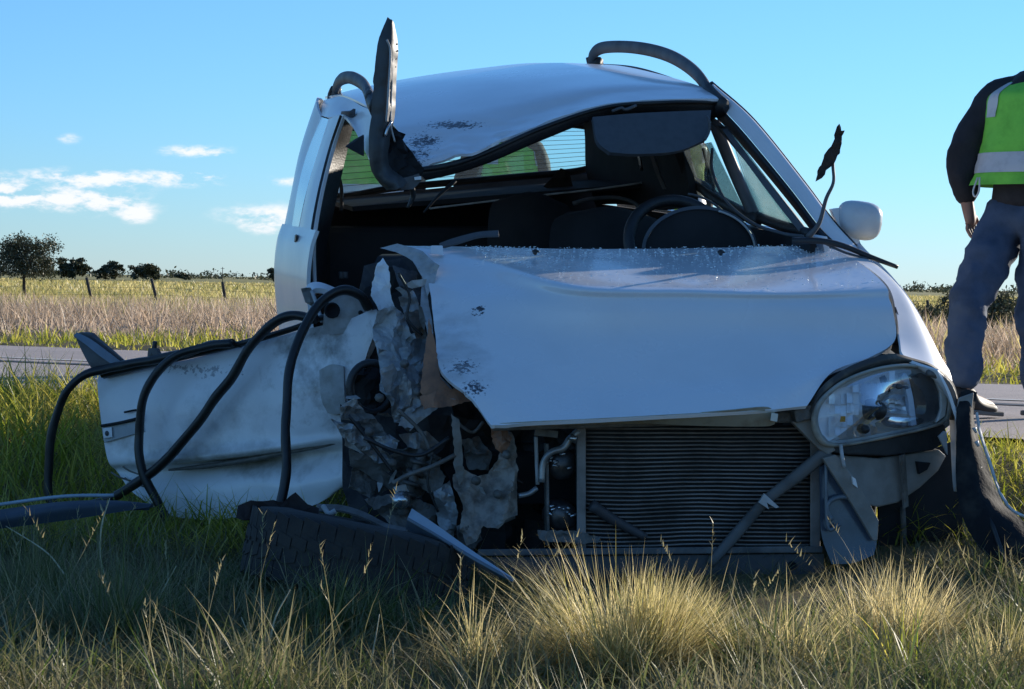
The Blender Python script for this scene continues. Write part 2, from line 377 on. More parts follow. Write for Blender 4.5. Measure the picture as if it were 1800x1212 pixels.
# ------------------------------------------------------------------ grass
def blades(pos, h, lean_az, lean, w, curl, tint, bright, nseg=3):
    """pos (N,3); returns verts, faces arrays and per-vertex colour; every blade a tapered bent strip"""
    N_ = len(pos); ts = np.linspace(0, 1, nseg+1)
    dx = np.cos(lean_az); dy = np.sin(lean_az)
    face = lean_az+np.pi/2+rng.uniform(-.9, .9, N_); wx = np.cos(face); wy = np.sin(face)
    V = np.zeros((N_, 2*nseg+1, 3))
    for k, t in enumerate(ts):
        off = h*(lean*t+curl*t*t); hz = h*t*np.sqrt(np.maximum(.12, 1-(lean+curl*t)**2*.55))
        c = pos+np.stack([dx*off, dy*off, hz], -1)
        if k == nseg: V[:, 2*k] = c
        else:
            ww = (w*(1-t*.75)/2)[:, None]; d = np.stack([wx, wy, np.zeros(N_)], -1)*ww
            V[:, 2*k] = c-d; V[:, 2*k+1] = c+d
    base = (np.arange(N_)*(2*nseg+1))[:, None]
    quads = np.concatenate([base+np.array([2*k, 2*k+1, 2*k+3, 2*k+2])[None] for k in range(nseg-1)], 0) if nseg > 1 else np.zeros((0, 4), int)
    tris = base+np.array([2*nseg-2, 2*nseg-1, 2*nseg])[None]
    col = np.zeros((N_, 2*nseg+1, 4)); col[..., 0] = tint[:, None]; col[..., 1] = bright[:, None]; col[..., 3] = 1
    return V.reshape(-1, 3), quads, tris, col.reshape(-1, 4)
def blade_obj(name, parts, m, parent=None, loc=None):
    Vs, Qs, Ts, Cs = [], [], [], []; o = 0
    for V, q, t, c in parts: Vs.append(V); Qs.append(q+o); Ts.append(t+o); Cs.append(c); o += len(V)
    V = np.concatenate(Vs); Q = np.concatenate(Qs); T = np.concatenate(Ts); Cc = np.concatenate(Cs)
    org = np.array(loc, float) if loc is not None else np.zeros(3)
    V = V-org
    me = bpy.data.meshes.new(name); me.vertices.add(len(V)); me.vertices.foreach_set('co', V.astype(np.float32).ravel())
    nl = len(Q)*4+len(T)*3; me.loops.add(nl); me.loops.foreach_set('vertex_index', np.concatenate([Q.ravel(), T.ravel()]).astype(np.int32))
    me.polygons.add(len(Q)+len(T))
    st = np.concatenate([np.arange(len(Q))*4, len(Q)*4+np.arange(len(T))*3]).astype(np.int32); me.polygons.foreach_set('loop_start', st)
    me.update(calc_edges=True); me.validate()
    ca = me.color_attributes.new('tint', 'FLOAT_COLOR', 'POINT'); ca.data.foreach_set('color', Cc.astype(np.float32).ravel())
    me.materials.append(m); ob = bpy.data.objects.new(name, me); scn.collection.objects.link(ob); ob.location = tuple(org)
    return ob
def scatter(n, x0, x1, y0, y1, fn=None):
    x = rng.uniform(x0, x1, n); y = rng.uniform(y0, y1, n)
    if fn is not None: k = fn(x, y); x = x[k]; y = y[k]
    return np.stack([x, y, ground_z(x, y)-.01], -1)
def vnoise(P, sc, seed=0): return np.array([noise.noise(Vector((p[0]*sc+seed, p[1]*sc-seed, seed*.7))) for p in P])
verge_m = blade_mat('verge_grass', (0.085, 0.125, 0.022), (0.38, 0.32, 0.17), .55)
dry_m = blade_mat('dry_tussock', (0.42, 0.37, 0.10), (0.85, 0.70, 0.36), .6)
sun_m = blade_mat('sunlit_grass', (0.25, 0.29, 0.025), (0.68, 0.56, 0.12), .62)  # brighter and yellower than the verge, sunlight put into the colour
field_m = blade_mat('field_grass', (0.32, 0.30, 0.08), (0.72, 0.58, 0.24), .5)
rough_m = blade_mat('rough_grass', (0.32, 0.225, 0.14), (0.70, 0.53, 0.38), .5)

# verge round the wreck (foreground and underneath)
def verge():
    parts = []
    keep = lambda x, y: (road_n(x, y) < -0.15) & (np.abs(x) < .27*y+.9)
    P = scatter(62000, -2.6, 2.6, 4.2, 7.4, keep); P = P[~((P[:, 0] > .1) & (P[:, 0] < 1.25) & (P[:, 1] > 5.75) & (rng.random(len(P)) < .45))]; P = P[vnoise(P, 3.1, 41)+.35*vnoise(P, 11, 43)+rng.normal(0, .22, len(P)) > -.22]
    nz = vnoise(P, 2.3, 1)+.6*vnoise(P, 7.5, 21); nz2 = vnoise(P, 2.6, 5)*.9+.5*vnoise(P, 9, 8)
    N_ = len(P); h = rng.uniform(.05, .17, N_)*(1+.9*np.clip(nz+.1, -.6, .8))*np.clip(1.15-(P[:, 1]-5.0)*.35, .55, 1.15)*np.where((P[:, 0] > 0) & (P[:, 0] < 1.3) & (P[:, 1] > 5.7), .6, 1)*np.where((P[:, 0] < -.85) & (P[:, 1] > 5.3), 1.35, 1)*np.where((P[:, 0] > -.85) & (P[:, 0] < .05) & (P[:, 1] > 5.5), 1.15, 1)
    tint = np.clip(.30+nz2*.9+rng.normal(0, .28, N_)+.15*(P[:, 0] > .0)*(P[:, 1] < 6.3), 0, 1)
    parts.append(blades(P, h, rng.uniform(0, 6.283, N_), rng.uniform(.05, .75, N_), rng.uniform(.0022, .0050, N_)*np.where(rng.random(N_) < .22, 1.9, 1), rng.uniform(0, 1.1, N_), tint, rng.uniform(0, 1, N_)))
    P = scatter(650, -2.0, 2.0, 4.5, 6.0, keep); N_ = len(P)      # long straws
    parts.append(blades(P, rng.uniform(.12, .27, N_), rng.uniform(0, 6.283, N_), rng.uniform(.1, .8, N_), rng.uniform(.002, .004, N_), rng.uniform(-.1, .6, N_), np.clip(rng.normal(.8, .25, N_), 0, 1), rng.uniform(.3, 1, N_), 4))
    P = scatter(9000, -2.2, 2.2, 4.4, 7.0, keep); N_ = len(P)      # flattened litter
    parts.append(blades(P, rng.uniform(.06, .2, N_), rng.uniform(0, 6.283, N_), rng.uniform(.9, 1.2, N_), rng.uniform(.002, .0045, N_), rng.uniform(-.2, .3, N_), np.clip(rng.normal(.75, .3, N_), 0, 1), rng.uniform(0, .8, N_), 2))
    P = scatter(60, -1.7, 1.7, 4.6, 6.3, keep); N_ = len(P); hh = rng.uniform(.2, .38, N_); br = rng.uniform(.4, 1, N_)      # stems with seed heads
    st = blades(P, hh, rng.uniform(0, 6.283, N_), rng.uniform(.05, .6, N_), rng.uniform(.0018, .003, N_), rng.uniform(-.1, .4, N_), np.clip(rng.normal(.85, .2, N_), 0, 1), br, 4); parts.append(st)
    tips = st[0].reshape(N_, 9, 3); tp = tips[:, 8]; dn = (tips[:, 6]-tp)
    for q in range(9):
        Pq = tp+dn*(q/9*.9); parts.append(blades(Pq, rng.uniform(.012, .026, N_), rng.uniform(0, 6.283, N_), rng.uniform(.2, .7, N_), rng.uniform(.002, .0042, N_), rng.uniform(0, .3, N_), np.clip(rng.normal(.9, .15, N_), 0, 1), br, 2))
    cl = np.array([(rng.uniform(-1.5, 1.5), rng.uniform(4.9, 6.2)) for _ in range(26)]); pc = np.repeat(cl, 26, 0)+rng.normal(0, .045, (26*26, 2))      # broad-leaved green weeds
    P = np.stack([pc[:, 0], pc[:, 1], ground_z(pc[:, 0], pc[:, 1])-.01], -1); N_ = len(P)
    parts.append(blades(P, rng.uniform(.07, .19, N_), rng.uniform(0, 6.283, N_), rng.uniform(.2, 1.0, N_), rng.uniform(.005, .010, N_), rng.uniform(.2, 1.2, N_), np.clip(rng.normal(.08, .12, N_), 0, 1), rng.uniform(.3, 1, N_), 4))
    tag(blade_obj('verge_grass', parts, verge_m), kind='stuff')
    keep = lambda x, y: (road_n(x, y) < -0.02+.12*np.sin(x*5)) & (np.abs(x) < .28*y+.9)
    P = scatter(60000, -4.2, 4.0, 7.2, 12.6, keep); N_ = len(P); nz = vnoise(P, 1.6, 3); nz2 = vnoise(P, 4.5, 8)
    h = rng.uniform(.08, .2, N_)*(1+.7*nz)*np.where(P[:, 0] < 0, 1.15, .8)*np.where((P[:, 0] < -1.2) & (P[:, 1] > 8.4) & (P[:, 1] < 10.9), 1.45, 1)*np.clip(-road_n(P[:, 0], P[:, 1])*1.3+.35, .3, 1)
    tint = np.clip(.3+.8*nz2+rng.normal(0, .3, N_), 0, 1)
    tag(blade_obj('roadside_grass', [blades(P, h, rng.uniform(0, 6.283, N_), rng.uniform(.1, .7, N_), rng.uniform(.004, .010, N_), rng.uniform(.1, 1.0, N_), tint, rng.uniform(0, 1, N_))], sun_m), kind='stuff')
verge()
# grass beyond the road
def beyond():
    k1 = lambda x, y: (road_n(x, y) > 5.0) & (road_n(x, y) < 7.0+.8*np.sin(x*1.7)+.6*np.sin(x*4.3)) & (np.abs(x) < .37*y+1.2)
    P = scatter(70000, -10, 9, 9, 24, k1); N_ = len(P); nz = vnoise(P, .9, 2)
    h = rng.uniform(.05, .16, N_)*(1+.6*nz)*np.clip((road_n(P[:, 0], P[:, 1])-4.9)*1.2, .35, 1.15)
    a = blades(P, h, rng.uniform(0, 6.283, N_), rng.uniform(.1, .6, N_), rng.uniform(.008, .018, N_), rng.uniform(0, .8, N_), np.clip(.35+.6*nz+rng.normal(0, .25, N_), 0, 1), rng.uniform(0, 1, N_), 2)
    tag(blade_obj('roadside_far_grass', [a], sun_m), kind='stuff')
    k2 = lambda x, y: (road_n(x, y) > 7.0) & (np.abs(x) < .35*y+1.5)
    Ps = [scatter(86000, -12, 12, 13, 30, k2), scatter(84000, -28, 28, 30, 78, k2)]
    P = np.concatenate(Ps); N_ = len(P); nz = vnoise(P, .35, 6); d = P[:, 1]
    h = rng.uniform(.16, .42, N_)*(1+.7*nz)*np.clip((road_n(P[:, 0], P[:, 1])-6.4)*.5, .3, 1)
    w = .008+d*.00042
    tag(blade_obj('rough_grass', [blades(P, h, rng.uniform(0, 6.283, N_), rng.uniform(.05, .5, N_), w*rng.uniform(.6, 1.3, N_), rng.uniform(0, .7, N_), np.clip(.5+.9*nz+rng.normal(0, .3, N_), 0, 1), rng.uniform(0, 1, N_), 2)], rough_m), kind='stuff')
    k4 = lambda x, y: (road_n(x, y) > 7.5) & (np.abs(x) < .35*y+1.5)
    P = np.concatenate([scatter(16000, -14, 14, 15, 36, k4), scatter(34000, -22, 22, 36, 84, k4)]); P = P[vnoise(P, .22, 15)+rng.normal(0, .18, len(P))+.4*sstep(P[:, 1], 30, 75) > .12]; N_ = len(P); d = P[:, 1]
    tag(blade_obj('mixed_grass', [blades(P, rng.uniform(.2, .5, N_), rng.uniform(0, 6.283, N_), rng.uniform(.05, .5, N_), (.008+d*.00045)*rng.uniform(.6, 1.3, N_), rng.uniform(0, .7, N_), np.clip(.55+.8*vnoise(P, .6, 3)+rng.normal(0, .3, N_), 0, 1), rng.uniform(0, 1, N_), 2)], field_m), kind='stuff')
    k3 = lambda x, y: (np.abs(x) < .35*y+1.5)
    Ps = [scatter(62000, -44, 44, 70, 120, k3), scatter(62000, -100, 100, 120, 280, k3)]
    P = np.concatenate(Ps); N_ = len(P); nz = vnoise(P, .12, 9)+.5*vnoise(P, .5, 4); d = P[:, 1]
    h = rng.uniform(.15, .42, N_)*(1+.6*nz); w = d*.0007
    tag(blade_obj('field_grass', [blades(P, h, rng.uniform(0, 6.283, N_), rng.uniform(.05, .5, N_), w*rng.uniform(.6, 1.4, N_), rng.uniform(0, .6, N_), np.clip(.5+.7*nz+rng.normal(0, .25, N_), 0, 1), rng.uniform(0, 1, N_), 2)], field_m), kind='stuff')
beyond()
# individual tussocks
def tussock(px, py, Y, n, hmin, hmax, spread, label, m, tint, base=.07, group=None, wmul=1.0):
    p = PY(px, py, Y); p[2] = float(ground_z(p[0], p[1]))
    az = rng.uniform(0, 6.283, n); rad = base*np.sqrt(rng.uniform(0, 1, n))
    kc = 7; ca = rng.uniform(0, 6.283, kc); cr_ = base*np.sqrt(rng.uniform(.02, 1, kc)); sub = rng.integers(0, kc, n)
    ox = cr_[sub]*np.cos(ca[sub])+rng.normal(0, base*.24, n); oy = cr_[sub]*np.sin(ca[sub])+rng.normal(0, base*.24, n)
    pos = np.stack([p[0]+ox, p[1]+oy, np.full(n, p[2]-.01)], -1)
    bx = rng.normal(0, .035, kc)[sub]; by = rng.normal(0, .035, kc)[sub]
    az = np.arctan2(oy*.8+by+rng.normal(0, base*.2, n), ox*.8+bx+rng.normal(0, base*.2, n)); q = np.clip(np.hypot(ox, oy)/base, 0, 1.2); hs_ = rng.uniform(.72, 1.12, kc)[sub]
    ph = rng.uniform(0, 6.283, 4); lump = 1+.22*np.sin(az*2+ph[0])+.16*np.sin(az*3+ph[1])+.12*np.sin(az*7+ph[2])
    lean = np.clip(q*spread*rng.uniform(.3, 1.35, n)*(.75+.35*lump)+rng.normal(0, .10, n), 0, 1.25)
    broken = rng.random(n) < .10; lean = np.where(broken, rng.uniform(.6, 1.25, n), lean)
    az2 = az+rng.normal(0, .55, n)+.3*np.sin(ph[3])
    o = blade_obj('grass_tussock', [blades(pos, (hmin*.55+(hmax*1.08-hmin*.55)*rng.beta(2.2, 1.7, n))*(1-.22*q)*(.72+.3*lump)*hs_, az2, lean, rng.uniform(.0018, .0036, n)*wmul, rng.uniform(-.05, .45, n)*(.3+q), np.clip(rng.normal(tint, .3, n), 0, 1), rng.uniform(0, 1, n), 5)], m, loc=p)
    tag(o, label, 'grass tussock', group)
tussock(1115, 1205, 5.36, 3600, .18, .385, .68, 'large pale golden tussock in front of the radiator', dry_m, .6, .12)
tussock(1560, 1100, 5.85, 1300, .12, .27, .75, 'tan tussock below the headlight, near the torn bumper', dry_m, .75, .13)
tussock(1760, 1190, 5.35, 700, .10, .22, .7, 'fine straw coloured tussock in the bottom right corner', dry_m, .5, .10)
tussock(830, 1185, 5.35, 120, .10, .26, .95, 'sparse straw tuft with a few green blades left of the golden tussock', dry_m, .75, .035, wmul=1.3)
tussock(1590, 1205, 5.25, 90, .10, .24, .9, 'small bright green tuft in front of the tan tussock', sun_m, .1, .04, wmul=1.8)
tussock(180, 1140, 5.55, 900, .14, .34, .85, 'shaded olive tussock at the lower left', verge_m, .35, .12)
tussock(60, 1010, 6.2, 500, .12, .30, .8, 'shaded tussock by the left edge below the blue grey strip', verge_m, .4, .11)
tussock(1360, 1195, 5.35, 420, .10, .26, 1.0, 'flattened straw tussock right of the golden one', dry_m, .7, .10)
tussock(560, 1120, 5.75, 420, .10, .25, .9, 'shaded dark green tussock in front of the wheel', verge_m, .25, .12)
# a few long straws that catch the sun at the front left
def straw(pts, Y, label=None):
    mb = MB(); mb.tube([PY(x, y, Y) for x, y in pts], [.0022]*(len(pts)-1)+[.0008], 5, 14); return mb
smb = [straw([(462, 1230), (445, 1140), (424, 1085)], 5.35), straw([(462, 1225), (480, 1100), (510, 1037)], 5.3), straw([(520, 1215), (470, 1160), (430, 1118)], 5.32),
       straw([(245, 1215), (250, 1178), (285, 1147)], 5.4), straw([(178, 1225), (166, 1150), (165, 1120)], 5.4), straw([(115, 1012), (80, 970), (10, 925)], 6.1), straw([(205, 1105), (180, 1000), (178, 930), (193, 876)], 5.9),
       straw([(250, 1100), (285, 1040), (310, 995)], 5.7), straw([(640, 1215), (655, 1150), (667, 1080)], 5.3), straw([(690, 1215), (692, 1170), (690, 1130)], 5.3), straw([(560, 1230), (545, 1170), (525, 1130)], 5.3)]
st_m = mat('straw', (0.55, 0.50, 0.33), 0.6, var=.3, nscale=20)
wl = ['short dry straw leaning left, leftmost of the crossing straws at lower left', 'tall curved pale straw leaning right where three straws cross', 'pale straw leaning left that crosses under the tall curved one',
      'bent straw with a kinked tip at the bottom left', 'short upright straw left of the kinked one', 'long pale straw arching left from the shaded tussock', 'tall curved straw rising in front of the blue grey cover',
      'slanting straw right of the tall curved one, below the torn door', 'thin upright green straw in front of the loose wheel', 'short upright straw right of the thin green one', 'short straw leaning left beside the crossing straws']
for lb, mb in zip(wl, smb):
    tag(mb.build('dry_straw', st_m, None, loc=mb.v[0]), lb, 'straw', 'dry straws at the front left')

# ------------------------------------------------------------------ trees, fence, pole
bark_m = mat('bark', (0.055, 0.042, 0.032), 0.95, var=.5, nscale=3, bump=.02, bscale=12)
leaf_m = blade_mat('tree_leaves', (0.035, 0.045, 0.022), (0.085, 0.085, 0.045), .25)
def crown_quads(cents, per, r, size, seed, flat=1.0):
    g = np.random.default_rng(seed); n = len(cents)*per
    c = np.repeat(np.array(cents), per, 0)+g.normal(0, 1, (n, 3))*np.array((r, r, r*flat))
    a = g.normal(0, 1, (n, 3)); a /= np.linalg.norm(a, axis=1, keepdims=True); b_ = g.normal(0, 1, (n, 3)); b_ -= a*(a*b_).sum(1, keepdims=True); b_ /= np.linalg.norm(b_, axis=1, keepdims=True)
    s = g.uniform(.5, 1.3, n)[:, None]*size
    V = np.stack([c-a*s, c-b_*s*.45, c+a*s, c+b_*s*.45], 1).reshape(-1, 3); Q = (np.arange(n)*4)[:, None]+np.arange(4)[None]
    cl = np.repeat(g.uniform(0, 1, len(cents)), per); col = np.zeros((n, 4, 4)); col[..., 0] = np.clip(cl+g.normal(0, .2, n), 0, 1)[:, None]; col[..., 1] = g.uniform(0, 1, n)[:, None]; col[..., 3] = 1
    return V, Q, np.zeros((0, 3), int), col.reshape(-1, 4)
def tree(px, py, Y, H, W, trunk_h, name, label, seed, per=40, ncl=60, size=.05, lean=0.0, group=None, flat=.6, trunks=1):
    p = PY(px, py, Y); p[2] = float(ground_z(p[0], p[1]))
    g = random.Random(seed); root = empty(name, p, label, 'tree' if name.endswith('tree') else 'shrub', group)
    tm = MB(); r0 = H*.028; tips = []
    top = p+np.array((lean*H, 0, trunk_h))
    for tno in range(trunks):
        b0 = p+np.array((g.uniform(-.1, .1)*(tno > 0)*W, g.uniform(-.1, .1)*(tno > 0)*W, -.1))
        tm.tube([b0, p+np.array((lean*H*.25+g.uniform(-.02, .02)*H, 0, trunk_h*.4)), p+np.array((lean*H*.8, 0, trunk_h*.75)), top], [r0*1.25, r0, r0*.85, r0*.75], 8, 12)
    for i in range(9):
        a = i*2.4+g.uniform(-.3, .3); rr = W*.5*g.uniform(.55, .95); e = top+np.array((math.cos(a)*rr, math.sin(a)*rr, (H-trunk_h)*g.uniform(.25, .9)))
        mid = top*.45+e*.55+np.array((0, 0, (H-trunk_h)*.13)); tm.tube([top, mid, e], [r0*.55, r0*.35, r0*.1], 6, 7)
        for j in range(4):
            e2 = e+np.array((g.uniform(-1, 1), g.uniform(-1, 1), g.uniform(-.3, .8)))*W*.15; tm.tube([mid*.5+e*.5, e2], [r0*.2, r0*.05], 4, 3); tips.append(e2)
    tm.build('trunk', bark_m, root)
    cents = []
    for i in range(ncl):
        if i < len(tips) and g.random() < .9: cents.append(tips[i]); continue
        a = g.uniform(0, 6.283); el = g.uniform(-.25, 1); rr = g.uniform(.45, 1)**.5
        x_ = math.cos(a)*math.sqrt(max(0, 1-max(el, 0)**2))*rr; y_ = math.sin(a)*math.sqrt(max(0, 1-max(el, 0)**2))*rr
        cents.append(p+np.array((lean*H+x_*W*.5*g.uniform(.8, 1.08), y_*W*.5, trunk_h*1.0+(H-trunk_h)*(.12+.8*el*rr))))
    V, Q, T, Cc = crown_quads(cents, per, W*.055, size, seed, flat)
    o = blade_obj('crown', [(V, Q, T, Cc)], leaf_m, loc=p); o.parent = root; o.location = (0, 0, 0)
    return root
tree(43, 552, 76, 2.1, 2.05, 1.0, 'thorn_tree', 'round crowned thorn tree with a thin dark trunk at the left edge of the field', 3, 70, 150, .045, -.02, flat=.8)
tg = 'distant trees along the skyline'
tree(127, 487, 400, 3.2, 5.2, .5, 'field_tree', 'wedge shaped distant tree on the skyline just right of the thorn tree', 11, 60, 70, .28, 0, tg, trunks=2)
tree(192, 488, 400, 2.9, 3.8, .4, 'field_tree', 'small rounded distant tree, middle one of three on the skyline', 12, 60, 60, .26, 0, tg, trunks=2)
tree(258, 489, 400, 2.4, 5.0, .5, 'field_tree', 'flat topped distant tree above the second fence post', 13, 60, 60, .26, 0, tg, trunks=2)
tree(320, 490, 480, 1.4, 3.0, .2, 'field_shrub', 'low distant shrub between the flat topped tree and the pole', 14, 40, 40, .22, 0, tg)
tree(484, 493, 330, 2.2, 2.0, .3, 'field_tree', 'dark distant tree half hidden by the rear corner of the car', 15, 50, 50, .2, 0, tg)
for i, (px, py, Y, H, W, lb) in enumerate(((1615, 540, 60, .42, 1.5, 'low grey scrub on the skyline above the fender'), (1720, 600, 42, .85, 1.3, 'dark scrub bush seen between the legs of the walker'), (1765, 590, 44, .75, 1.2, 'dark scrub bush beside the straight leg of the walker'),
                                       (1665, 570, 50, .55, 1.2, 'dark scrub bush behind the bent leg of the walker'), (1850, 590, 45, .8, 1.6, 'dark scrub bush past the right of the walker'))):
    tree(px, py, Y, H, W, .1, 'scrub_bush', lb, 40+i, 70, 60, .035, 0, 'scrub bushes beyond the road', .8, 2)
tl = MB(); g = np.random.default_rng(5); cents = []
for i in range(1300):
    a = g.uniform(-1, 1); Y = g.uniform(620, 900); cents.append((a*Y*.5, Y, -.1+abs(g.normal(0, .8))+.2))
V, Q, T, Cc = crown_quads(cents, 14, 1.3, .6, 77, .45)
tag(blade_obj('tree_line', [(V, Q, T, Cc)], leaf_m), kind='stuff')
pole_m = mat('grey_wood', (0.075, 0.06, 0.05), 0.95, var=.4, nscale=5)
pr = PY(391, 492, 330); pr[2] = float(ground_z(pr[0], pr[1]))
rootp = empty('utility_pole', pr, 'thin utility pole on the skyline right of the distant trees', 'utility pole')
MB().tube([pr, pr+np.array((0, 0, 2.3))], [.06, .045], 8).build('pole', pole_m, rootp)
MB().bar(pr+np.array((-.28, 0, 2.1)), pr+np.array((.28, 0, 2.1)), .05, .06).build('crossarm', pole_m, rootp)
def fence():
    Y = 72; posts = [(-95, 488, -108, 546), (152, 488, 163, 549), (266, 490, 278, 547), (391, 496, 398, 553), (510, 500, 516, 556), (640, 502, 645, 558), (1630, 528, 1633, 566), (1765, 530, 1768, 572)]
    p0 = PY(163, 549, Y); p0[2] = float(ground_z(p0[0], p0[1]))
    rt = empty('wire_fence', p0, 'old wire fence with leaning wooden posts along the far side of the road', 'fence')
    tops = []
    for a, b_, c, d in posts:
        t = PY(a, b_, Y); q = PY(c, d, Y); mb = MB(); mb.tube([q-np.array((0, 0, .2)), t*.5+q*.5+np.array((.02, 0, 0)), t], [.055, .05, .045], 8); mb.build('post', pole_m, rt); tops.append((q, t))
    mb = MB(); q = PY(268, 540, Y); mb.tube([q, q+np.array((-.02, 0, .28))], [.06, .05], 8); mb.build('post', pole_m, rt)
    wm = mat('fence_wire', (0.12, 0.11, 0.10), 0.6, metal=.7)
    for f in (.25, .5, .72, .93):
        MB().tube([q*(1-f)+t*f+np.array((0, -.055, 0)) for q, t in tops], .004, 5).build('wire', wm, rt)
fence()
exec_marker = 'setting done'
#CAR_SECTION
# ------------------------------------------------------------------ the wrecked car
car = empty('wrecked_car', CAR(1.6, 0, 0.1), 'white crashed estate car on the verge, its passenger front corner and side torn open', 'car')
CO = ROOTLOC['wrecked_car']
L_ = lambda p: tuple(np.array(p)-CO)
DIRT = (0.14, 0.115, 0.085)
scuffs = [(L_(C(812, 650, .3)), .10, (0.03, 0.035, 0.05), 80, .77, .82), (L_(C(835, 690, .2)), .08, (0.05, 0.055, 0.07), 95, .75, .80), (L_(C(842, 540, .55)), .05, (0.03, 0.03, 0.035), 50, .72, .76),
          (L_(C(790, 620, .4)), (.20, .5, .36), (0.42, 0.40, 0.38), 9, .66, 1.1)]
paint_hood = mat('white_paint_scuffed', (0.80, 0.80, 0.81), 0.26, var=.05, nscale=3, coat=.6, spots=scuffs)
rscuff = [(L_(C(745, 250, 1.75)), (.13, .4, .09), (0.03, 0.032, 0.04), 80, .77, .82), (L_(C(800, 222, 1.9)), (.20, .4, .035), (0.02, 0.022, 0.028), 75, .735, .78), (L_(C(720, 280, 1.65)), (.14, .3, .1), (0.05, 0.05, 0.06), 70, .74, .80)]
paint_roof = mat('white_paint_roof', (0.76, 0.76, 0.78), 0.28, var=.06, nscale=2.5, coat=.6, spots=rscuff)
paint = mat('white_paint', (0.80, 0.80, 0.81), 0.36, var=.06, nscale=3, coat=.3, spots=[(L_(CAR(1.0, -.9, .35)), (1.2, 1.4, .32), DIRT, 5, .62, .95)])
dscuff = [(L_(PY(430, 720, 7.9)), (.5, .5, .16), (0.42, 0.42, 0.43), 9, .66, 1.0), (L_(PY(450, 800, 7.9)), (.7, .8, .09), (0.20, 0.18, 0.15), 7, .60, 1.0), (L_(PY(490, 700, 7.8)), .10, (0.06, 0.06, 0.07), 40, .70, .75),
          (L_(PY(600, 640, 7.7)), .28, (0.22, 0.21, 0.20), 12, .55, .85), (L_(PY(390, 650, 7.9)), (.4, .4, .05), (0.34, 0.34, 0.36), 60, .78, .84)]
paint_door = mat('white_paint_door', (0.78, 0.78, 0.80), 0.38, var=.10, nscale=4, coat=.25, spots=dscuff)
bare = mat('bare_bent_metal', (0.30, 0.31, 0.32), 0.42, metal=.45, col2=(0.16, 0.145, 0.13), nscale=20, th=(.30, .80), bump=.004, bscale=40)
pbare = mat('primer_grey_panel', (0.46, 0.47, 0.48), 0.5, col2=(0.24, 0.22, 0.19), nscale=20, th=(.35, .85), bump=.003, bscale=50)
grime = mat('grimy_grey_metal', (0.21, 0.20, 0.19), 0.6, metal=.25, col2=(0.08, 0.072, 0.062), nscale=20, th=(.3, .75), bump=.006, bscale=45)
rust = mat('rusty_brown_metal', (0.33, 0.155, 0.085), 0.7, col2=(0.20, 0.11, 0.075), nscale=16, bump=.003)
blackp = mat('black_plastic', (0.022, 0.022, 0.024), 0.45, var=.4, nscale=10, bump=.0015, bscale=120)
greyp = mat('grey_plastic', (0.085, 0.085, 0.09), 0.55, var=.3, nscale=8)
dustp = mat('dusty_bumper_plastic', (0.32, 0.30, 0.275), 0.7, col2=(0.20, 0.185, 0.165), nscale=6, th=(.4, .65), bump=.002)
trim = mat('dark_cabin_trim', (0.012, 0.013, 0.016), 0.8, var=.3, nscale=6)
visor_m = mat('grey_visor_cloth', (0.075, 0.085, 0.10), 0.9, var=.1, nscale=30)
rubber = mat('black_rubber', (0.012, 0.012, 0.013), 0.42, var=.4, nscale=9, col2=(0.03, 0.03, 0.028), th=(.5, .7))
tyre_m = mat('worn_tyre', (0.028, 0.026, 0.025), 0.85, col2=(0.055, 0.048, 0.04), nscale=10, th=(.45, .7), bump=.003, bscale=60)
alu = mat('radiator_alloy', (0.30, 0.27, 0.255), 0.65, metal=.15, col2=(0.16, 0.14, 0.125), nscale=7, th=(.42, .64))
chrome = mat('bright_reflector', (0.95, 0.96, 0.98), 0.22, metal=.0, var=.06)
shiny = mat('shiny_engine_metal', (0.55, 0.57, 0.6), 0.25, metal=.9, var=.5, nscale=25)
glass_c = glass_mat('tinted_glass', (0.84, 0.95, 0.92), .12, .05)
glass_r = glass_mat('rear_glass', (0.80, 0.92, 0.93), .10, .04)
lens_m = glass_mat('headlight_lens', (0.95, 0.97, 0.99), .12, .04)
lens_amber = mat('amber_bulb', (0.5, 0.25, 0.02), 0.2)

# --- hood
hood_rows = [
 [C(690,432,1.08),C(850,435,1.16),C(1020,438,1.22),C(1200,437,1.22),C(1340,434,1.19),C(1447,432,1.14)],
 [C(722,437,1.03),C(852,447,1.02),C(1010,466,.82),C(1200,470,.81),C(1350,470,.81),C(1510,462,.84)],
 [C(748,462,.93),C(858,464,.86),C(1003,500,.44),C(1200,506,.43),C(1370,510,.43),C(1556,502,.52)],
 [C(752,492,.83),C(863,497,.72),C(1012,522,.405),C(1207,525,.40),C(1379,527,.40),C(1563,525,.47)],
 [C(757,520,.72),C(868,530,.58),C(1022,545,.375),C(1215,545,.37),C(1388,545,.37),C(1570,548,.42)],
 [C(765,590,.50),C(880,590,.43),C(1040,595,.335),C(1228,592,.325),C(1398,588,.335),C(1573,598,.39)],
 [C(775,655,.30),C(885,665,.22),C(1050,668,.18),C(1230,662,.17),C(1395,645,.20),C(1530,628,.30)],
 [C(826,700,.17),C(892,708,.11),C(1056,707,.07),C(1230,697,.065),C(1385,682,.09),C(1462,655,.19)],
 [C(862,747,.05),C(930,743,.01),C(1060,737,-.02),C(1225,728,-.02),C(1340,722,.0),C(1418,714,.05)]]
hood, HG = patch('hood', hood_rows, paint_hood, car, 84, 72, .012, rough=(.012, 7, 3, lambda u, v: max(0, 1-v*5)*(0.3+u)+ .10))
